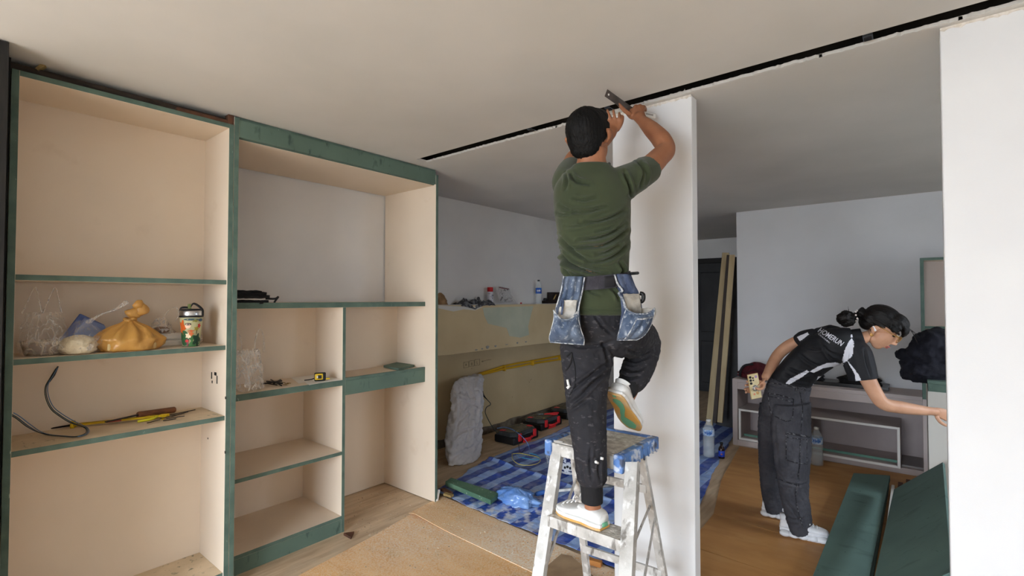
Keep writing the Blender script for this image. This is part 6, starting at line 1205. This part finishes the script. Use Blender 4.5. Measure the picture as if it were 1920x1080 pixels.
# hair
mb = MB(); mb.ball(WP(-0.022, 0.048, 0), (0.080, 0.104, 0.088), RW, 28, 18); mb.ball(WP(-0.068, 0.010, 0), (0.070, 0.054, 0.072), RW, 24, 14); mb.ball(WP(0.035, 0.085, 0), (0.074, 0.068, 0.048), RW, 22, 14)
mb.body([(WP(0.03, 0.10, 0.0), wss * 0.060, wf * 0.05), (WP(0.075, 0.088, 0.0), wss * 0.062, wf * 0.034), (WP(0.100, 0.066, 0.004), wss * 0.054, wf * 0.020), (WP(0.110, 0.046, 0.006), wss * 0.044, wf * 0.010), (WP(0.112, 0.030, 0.008), wss * 0.030, wf * 0.005)], 22, 4)   # fringe falling forward
mb.body([(WP(0.045, 0.07, 0.062), wss * 0.014, wf * 0.035), (WP(0.060, 0.045, 0.066), wss * 0.010, wf * 0.024), (WP(0.055, 0.020, 0.068), wss * 0.005, wf * 0.010)], 12, 3)
mb.body([(WP(-0.09, 0.01, 0), wss * 0.045, wu * 0.048), (WP(-0.125, 0.008, 0), wss * 0.032, wu * 0.032), (WP(-0.15, 0.012, 0), wss * 0.030, wu * 0.030), (P(1604, 594, d=3.06), wss * 0.030, UP3 * 0.030), (P(1592, 597, d=3.07), wss * 0.026, UP3 * 0.028)], 16, 4)
V, N, Fs = remesh(mb, 0.0048, 2)
kn = np.array(WP(-0.15, 0.012, 0)); loc = V - kn; pr = loc @ np.array(wf); a2 = np.arctan2(loc @ np.array(wss), loc @ np.array(wu))
V = V + N * (np.array([fbm(a * 7, p * 4, 0.5) for a, p in zip(a2, pr)]) * 0.005)[:, None]
hair = skin('hair', V, Fs, HAIRW, wo, label='dark hair tied back with a loose fringe')
mb = MB(); bn = P(1590, 597, d=3.07)
for k in range(7):
    t = k * 0.9; mb.ball(bn + RG3 * (0.024 * math.cos(t) - 0.010) + UP3 * (0.018 * math.sin(t) - 0.002) + FW3 * 0.012 * math.sin(2 * t), (0.036, 0.030, 0.032), Matrix.Rotation(t, 3, 'Y'), 14, 10)
V, N, Fs = remesh(mb, 0.005, 1); V = V + N * (np.array([fbm(*(v * 60), 2.0) for v in V]) * 0.005)[:, None]
skin('hair_bun', V, Fs, HAIRW, hair)
for k in range(16):   # loose strands at fringe, nape and bun
    a = [WP(0.10 + 0.02 * random.random(), 0.09, random.uniform(-0.03, 0.04)), WP(-0.05, -0.03, 0.06), bn + UP3 * 0.03][k % 3]
    v = [wf * 0.04 - UP3 * 0.035, -UP3 * 0.05 + wf * 0.01, UP3 * 0.03 - RG3 * 0.01][k % 3] * random.uniform(0.6, 1.2)
    j = Vector((random.uniform(-1, 1), random.uniform(-1, 1), random.uniform(-1, 1))) * 0.012
    MB().tube([a, a + v * 0.5 + j, a + v + j * 1.5], [0.0012, 0.001, 0.0006], 5, spline=3).build('hair_strand', HAIRW, hair)
PEARL = mat('pearl', (226, 214, 208), 0.3); GOLD = mat('gold', (196, 150, 74), 0.3, metal=0.9)
for k in range(9):
    t = k * 0.7; MB().ball(P(1605, 592, d=3.05) + UP3 * (0.032 * math.cos(t)) - FW3 * (0.030 * math.sin(t)) + RG3 * 0.006 * math.cos(3 * t), 0.0055, None, 8, 6).build('scrunchie_bead', PEARL, hair)
# ear bud, ear ring, glasses
MB().tube([WP(-0.012, -0.022, 0.090), WP(-0.022, -0.014, 0.091), WP(-0.034, -0.010, 0.090)], [0.0065, 0.0045, 0.004], 10, spline=3, round_ends=True).build('ear_bud', mat('earbud_white', (232, 230, 234), 0.25), wo)
MB().lathe(WP(-0.008, -0.056, 0.074), [(0.005, -0.002), (0.0095, -0.002), (0.0095, 0.002), (0.005, 0.002)], 16, axis=wss, cap=False).build('ear_ring', GOLD, wo)
gl = MB()
for s_ in (1, -1):
    gl.tube([WP(0.112 + 0.004 * math.cos(t), 0.006 + 0.022 * math.sin(t), 0.034 * s_ + 0.026 * math.cos(t)) for t in np.linspace(0, 2 * math.pi, 20)], 0.0018, 6)
    gl.tube([WP(0.108, 0.016, 0.062 * s_), WP(0.05, 0.012, 0.074 * s_), WP(-0.015, 0.008, 0.078 * s_)], 0.0018, 6)
gl.tube([WP(0.116, 0.012, 0.010), WP(0.118, 0.014, 0), WP(0.116, 0.012, -0.010)], 0.0018, 6); gg = gl.build('glasses', GOLD, wo, label='thin gold-framed glasses')
for s_ in (1, -1): MB().prism([WP(0.112 + 0.004 * math.cos(t), 0.006 + 0.021 * math.sin(t), 0.034 * s_ + 0.025 * math.cos(t)) for t in np.linspace(0, 2 * math.pi, 16)[:-1]], wf * 0.001).build('lens', mat('lens_clear', (60, 50, 46), 0.1, alpha=0.25, spec=0.8), gg)
# shirt
mb = MB()
ax = lambda a, b: (RG3 * a + UP3 * b).normalized()
mb.body([(P(1482, 716, d=3.31), ax(0.96, -0.25) * 0.142, FW3 * 0.135), (P(1490, 706, d=3.31), ax(0.9, -0.4) * 0.136, FW3 * 0.135), (P(1508, 685, d=3.27), ax(0.65, -0.75) * 0.128, FW3 * 0.138), (P(1535, 664, d=3.21), ax(0.5, -0.86) * 0.126, FW3 * 0.150), (P(1560, 650, d=3.15), ax(0.42, -0.9) * 0.120, FW3 * 0.155), (P(1582, 643, d=3.10), ax(0.35, -0.93) * 0.102, FW3 * 0.130), (P(1600, 638, d=3.07), ax(0.25, -0.96) * 0.080, FW3 * 0.090)], 36, 6, power=2.2)
limb(mb, [(1560, 630, 3.20, 0.075), (1538, 632, 3.26, 0.064), (1515, 634, 3.31, 0.058), (1504, 637, 3.335, 0.056)], 22)
mb.tube([P(1588, 652, d=3.06), P(1604, 662, d=3.03), P(1612, 682, d=3.01), P(1617, 704, d=2.995), P(1619, 712, d=2.99)], [0.085, 0.084, 0.080, 0.078, 0.077], 24, 0, 4)
V, N, Fs = remesh(mb, 0.0045, 4)
V = creases(V, N, [(a, w * 1.1, d * 1.7) for a, w, d in [([(1500, 665), (1520, 680), (1545, 690)], 2.2, 0.006), ([(1478, 690), (1500, 700), (1525, 702)], 2.2, 0.006), ([(1535, 640), (1555, 660), (1575, 668)], 2.2, 0.005), ([(1545, 655), (1560, 672), (1580, 680)], 2.2, 0.005), ([(1470, 700), (1490, 712), (1515, 716)], 2.0, 0.005), ([(1590, 660), (1588, 685), (1595, 700)], 2.0, 0.005), ([(1620, 655), (1625, 680), (1632, 705)], 2.0, 0.004), ([(1510, 650), (1530, 655), (1550, 650)], 2.0, 0.004)]])
px = proj(fcent(V, Fs)); Nf = normals(V, Fs); fn_ = np.array([Nf[f[0]] for f in Fs]); vis = ((fcent(V, Fs) - EYEP) * fn_).sum(1) < 0
mi = np.zeros(len(Fs), int)
for poly in ([(1597, 634), (1601, 641), (1600, 658), (1598, 668), (1582, 681), (1579, 676), (1584, 656), (1591, 641)], [(1518, 697), (1532, 688), (1550, 681), (1567, 679.5), (1582, 683), (1573, 693), (1563, 703), (1547, 709), (1536, 710), (1533, 716), (1531, 713), (1534, 706), (1547, 705), (1560, 700), (1564, 693), (1562, 687.5), (1545, 690), (1526, 699)],
             [(1473, 719), (1480, 711), (1499, 701), (1513, 694), (1517, 697), (1504, 707), (1480, 721)], [(1587, 674), (1600, 689), (1612, 706), (1616, 716), (1605, 716), (1602, 700), (1593, 685)], [(1494, 632), (1514, 623), (1517, 627), (1500, 640)], [(1520, 616), (1530, 608), (1541, 606), (1541, 609), (1527, 617)], [(1595, 627), (1598, 627), (1599, 633), (1595, 633)], [(1524, 720), (1531, 718), (1531, 727), (1525, 730)]):
    mi[inpoly(px, poly) & vis] = 1
ws = skin('sports_shirt', V, Fs, [POLO, WHT], wo, mi, label='black sports shirt with white swoosh panels')
bw = BVHTree.FromPolygons([Vector(v) for v in V], Fs)
mb = MB().body([(P(1598, 640, d=3.07), ax(0.28, -0.96) * 0.075, FW3 * 0.072), (P(1608, 637, d=3.06), ax(0.30, -0.95) * 0.070, FW3 * 0.066), (P(1619, 634, d=3.05), ax(0.33, -0.94) * 0.064, FW3 * 0.060)], 26, 3); mb.build('collar', POLO, ws)
def lettering(text, o_px, ux, uy, size, name, shear=0.0, off=0.02, space=1.0):
    cu = bpy.data.curves.new('t', 'FONT'); cu.body = text; cu.size = 1.0; cu.offset = off; cu.space_character = space; cu.resolution_u = 3
    to = bpy.data.objects.new('t', cu); COL.objects.link(to); dg = bpy.context.evaluated_depsgraph_get(); dg.update(); me = to.evaluated_get(dg).to_mesh()
    bm = bmesh.new(); bm.from_mesh(me); bmesh.ops.triangulate(bm, faces=bm.faces)
    bmesh.ops.subdivide_edges(bm, edges=[e for e in bm.edges if e.calc_length() > 0.25], cuts=2); bmesh.ops.triangulate(bm, faces=bm.faces)
    W = max(v.co.x for v in bm.verts); b = MB(); vs_ = []; okk = True
    for v in bm.verts:
        x, y = v.co.x / W, v.co.y; a = o_px[0] + ux[0] * x + uy[0] * y * size + shear * y * ux[0] / 10; c_ = o_px[1] + ux[1] * x + uy[1] * y * size + shear * y * ux[1] / 10
        q = surf(bw, a, c_, 0.0035)
        if q is None: q = vs_[-1] if vs_ else P(a, c_, d=3.1)
        vs_.append(q)
    b.add(vs_, [tuple(v.index for v in f.verts) for f in bm.faces]); o = b.build(name, WHT, ws, fix=False)
    bm.free(); to.evaluated_get(dg).to_mesh_clear(); bpy.data.objects.remove(to); return o
lettering('HOMERUN', (1532.5, 621), (44, 28), (0.32, -0.95), 14.5, 'shirt_lettering', 1.2, 0.015)
lettering('CHIANGMAI', (1534, 627), (21, 17), (0.5, -0.85), 4.2, 'shirt_lettering', 0.0, 0.02, 1.5)
# jeans
mb = MB()
mb.body([(P(1482, 712, d=3.31), ax(0.97, -0.2) * 0.138, FW3 * 0.128), (P(1478, 728, d=3.31), ax(0.98, -0.15) * 0.150, FW3 * 0.14), (P(1473, 752, d=3.32), RG3 * 0.160, FW3 * 0.15), (P(1472, 775, d=3.32), RG3 * 0.152, FW3 * 0.14)], 34, 5, power=2.2)
mb.body([sec(1484, 755, 3.25, 37, 0.12), sec(1483, 800, 3.23, 38, 0.12), sec(1486, 845, 3.22, 36, 0.115), sec(1487, 890, 3.21, 31, 0.105), sec(1490, 930, 3.205, 27, 0.095), sec(1496, 962, 3.195, 25, 0.09), sec(1501, 985, 3.185, 23, 0.088), sec(1504, 997, 3.18, 22, 0.086)], 30, 6)
mb.body([sec(1460, 755, 3.41, 36, 0.11), sec(1453, 800, 3.43, 32, 0.11), sec(1450, 850, 3.45, 28, 0.105), sec(1449, 900, 3.46, 24, 0.095), sec(1451, 935, 3.47, 21, 0.085), sec(1455, 958, 3.47, 18, 0.08)], 28, 6)
V, N, Fs = remesh(mb, 0.005, 4)
V = creases(V, N, [([(1500, 760), (1503, 800), (1500, 850), (1497, 900), (1502, 960)], 1.6, 0.004), ([(1455, 897), (1475, 905), (1500, 910), (1515, 905)], 1.8, 0.006), ([(1500, 930), (1510, 945), (1515, 960)], 2.2, 0.008), ([(1475, 940), (1490, 960), (1505, 985)], 2.2, 0.008), ([(1468, 965), (1490, 975), (1512, 970)], 2.2, 0.006), ([(1424, 865), (1440, 870), (1452, 872)], 1.8, 0.005), ([(1505, 720), (1515, 730), (1518, 750)], 2.2, 0.006), ([(1440, 720), (1460, 726), (1490, 728)], 1.8, 0.004), ([(1452, 790), (1455, 830), (1460, 880)], 2.2, 0.005)])
V = V + N * (np.array([fbm(*(v * 11), 5.0) for v in V]) * 0.004)[:, None]
je = skin('jeans', V, Fs, JEAN, wo, label='charcoal cargo jeans'); bj = BVHTree.FromPolygons([Vector(v) for v in V], Fs)
for pts, r in [([(1440, 737), (1462, 741), (1487, 748)], 0.004), ([(1440, 743), (1462, 747), (1486, 754)], 0.003), ([(1440, 737), (1443, 765), (1448, 778)], 0.003), ([(1448, 778), (1465, 786), (1477, 790), (1486, 782), (1488, 748)], 0.003),
               ([(1474, 811), (1495, 815), (1526, 820)], 0.006), ([(1475, 820), (1500, 823), (1526, 826)], 0.003), ([(1474, 811), (1474, 840), (1474, 862)], 0.003), ([(1474, 862), (1495, 868), (1520, 870)], 0.003), ([(1500, 826), (1500, 848), (1500, 868)], 0.0025), ([(1513, 826), (1513, 848), (1513, 868)], 0.0025),
               ([(1500, 735), (1505, 770), (1501, 808)], 0.003), ([(1500, 870), (1496, 900), (1492, 930), (1497, 960), (1506, 990)], 0.003), ([(1456, 896), (1475, 904), (1498, 911)], 0.003), ([(1441, 717), (1470, 722), (1500, 729), (1519, 733)], 0.003), ([(1493, 724), (1492, 733)], 0.006)]:
    seam(bj, pts, r, 'seam', JSEAM, je)
# chunky sneakers
for (h_, t_, w) in ((P(1463, 998, z=0.0118), P(1554, 1016, z=0.0118), 0.10), (P(1430, 962, z=0.0118), P(1500, 977, z=0.0118), 0.10)):
    so, d_, s_, u_, ln = shoe(wo, h_, t_, (0, 0, 1), w, 0.075, None, 'sneaker', SNK, SNKS, 0.042)
    for k in range(5):
        c = h_ + d_ * (ln * (0.1 + 0.19 * k)) + u_ * 0.022
        for sg in (-1, 1): MB().ball(c + s_ * sg * 0.046, (0.034, 0.034, 0.020), None, 12, 8).build('sole_wave', SNKS, so)
    MB().body([(h_ + d_ * 0.05 + u_ * 0.08, s_ * 0.036, d_ * 0.05), (h_ + d_ * 0.045 + u_ * 0.125, s_ * 0.034, d_ * 0.048)], 22, 3).build('collar', SNK, so)
    for k in range(3):
        c = h_ + d_ * (ln * 0.62 + 0.02 * k) + u_ * (0.092 - 0.006 * k); MB().tube([c - s_ * 0.022, c + u_ * 0.005, c + s_ * 0.022], 0.003, 6, spline=3).build('lace', PAP, so)
# phone in the left hand
o = thing('smartphone', 'gold smartphone with a ring grip held behind the back of the woman', 'phone', P(1415, 725, d=3.18))
up_ = (UP3 * 0.98 - RG3 * 0.17).normalized(); rt_ = (RG3 * 0.97 + UP3 * 0.17 + FW3 * 0.15).normalized(); nn = rt_.cross(up_).normalized()
if nn.dot(FW3) > 0: nn = -nn
pc = P(1414.5, 724, d=3.185)
def pbox(x, y, hx, hy, z0, z1, name, m_, bev=0.001, parent=o):
    V_ = [pc + rt_ * (x + i * hx) + up_ * (y + j * hy) + nn * z for z in (z0, z1) for j in (-1, 1) for i in (-1, 1)]
    return MB().add(V_, [(0, 2, 3, 1), (4, 5, 7, 6), (0, 1, 5, 4), (2, 6, 7, 3), (1, 3, 7, 5), (0, 4, 6, 2)]).build(name, m_, parent, bev, seg=2)
pbox(0, 0, 0.037, 0.081, -0.004, 0.004, 'phone_body', mat('phone_gold', (214, 188, 132), 0.35), 0.003); pbox(0, 0, 0.034, 0.078, 0.0041, 0.0048, 'phone_back', mat('phone_cream', (222, 208, 168), 0.4, (212, 196, 150), 30), 0.0005)
for x, y, r in ((-0.022, 0.062, 0.008), (-0.022, 0.042, 0.008), (-0.022, 0.022, 0.008), (-0.004, 0.055, 0.005), (-0.004, 0.040, 0.005)):
    MB().lathe(pc + rt_ * x + up_ * y + nn * 0.0049, [(r, 0), (r, 0.0025), (r * 0.6, 0.003), (0, 0.003)], 16, axis=nn).build('camera_lens', BLK, o)
MB().lathe(pc + up_ * -0.012 + nn * 0.0049, [(0.020, 0), (0.020, 0.003), (0.015, 0.003), (0.015, 0)], 24, axis=nn, cap=False).build('ring_grip', STEEL, o)
MB().lathe(pc + up_ * -0.012 + nn * 0.0049, [(0.014, 0), (0.014, 0.001), (0, 0.001)], 24, axis=nn).build('sticker', mat('sticker_white', (220, 214, 206), 0.5, (60, 52, 50), 130, (0.52, 0.6)), o)
for x, y, r, c_ in ((0.018, 0.06, 0.009, (176, 150, 190)), (0.012, -0.045, 0.010, (214, 170, 110)), (-0.012, -0.05, 0.007, (226, 150, 120)), (0.02, -0.035, 0.006, (190, 190, 170))):
    MB().lathe(pc + rt_ * x + up_ * y + nn * 0.0049, [(r, 0), (r, 0.0008), (0, 0.0008)], 14, axis=nn).build('sticker', mat('sticker_%d' % c_[0], c_, 0.5), o)

FW3 = FWK
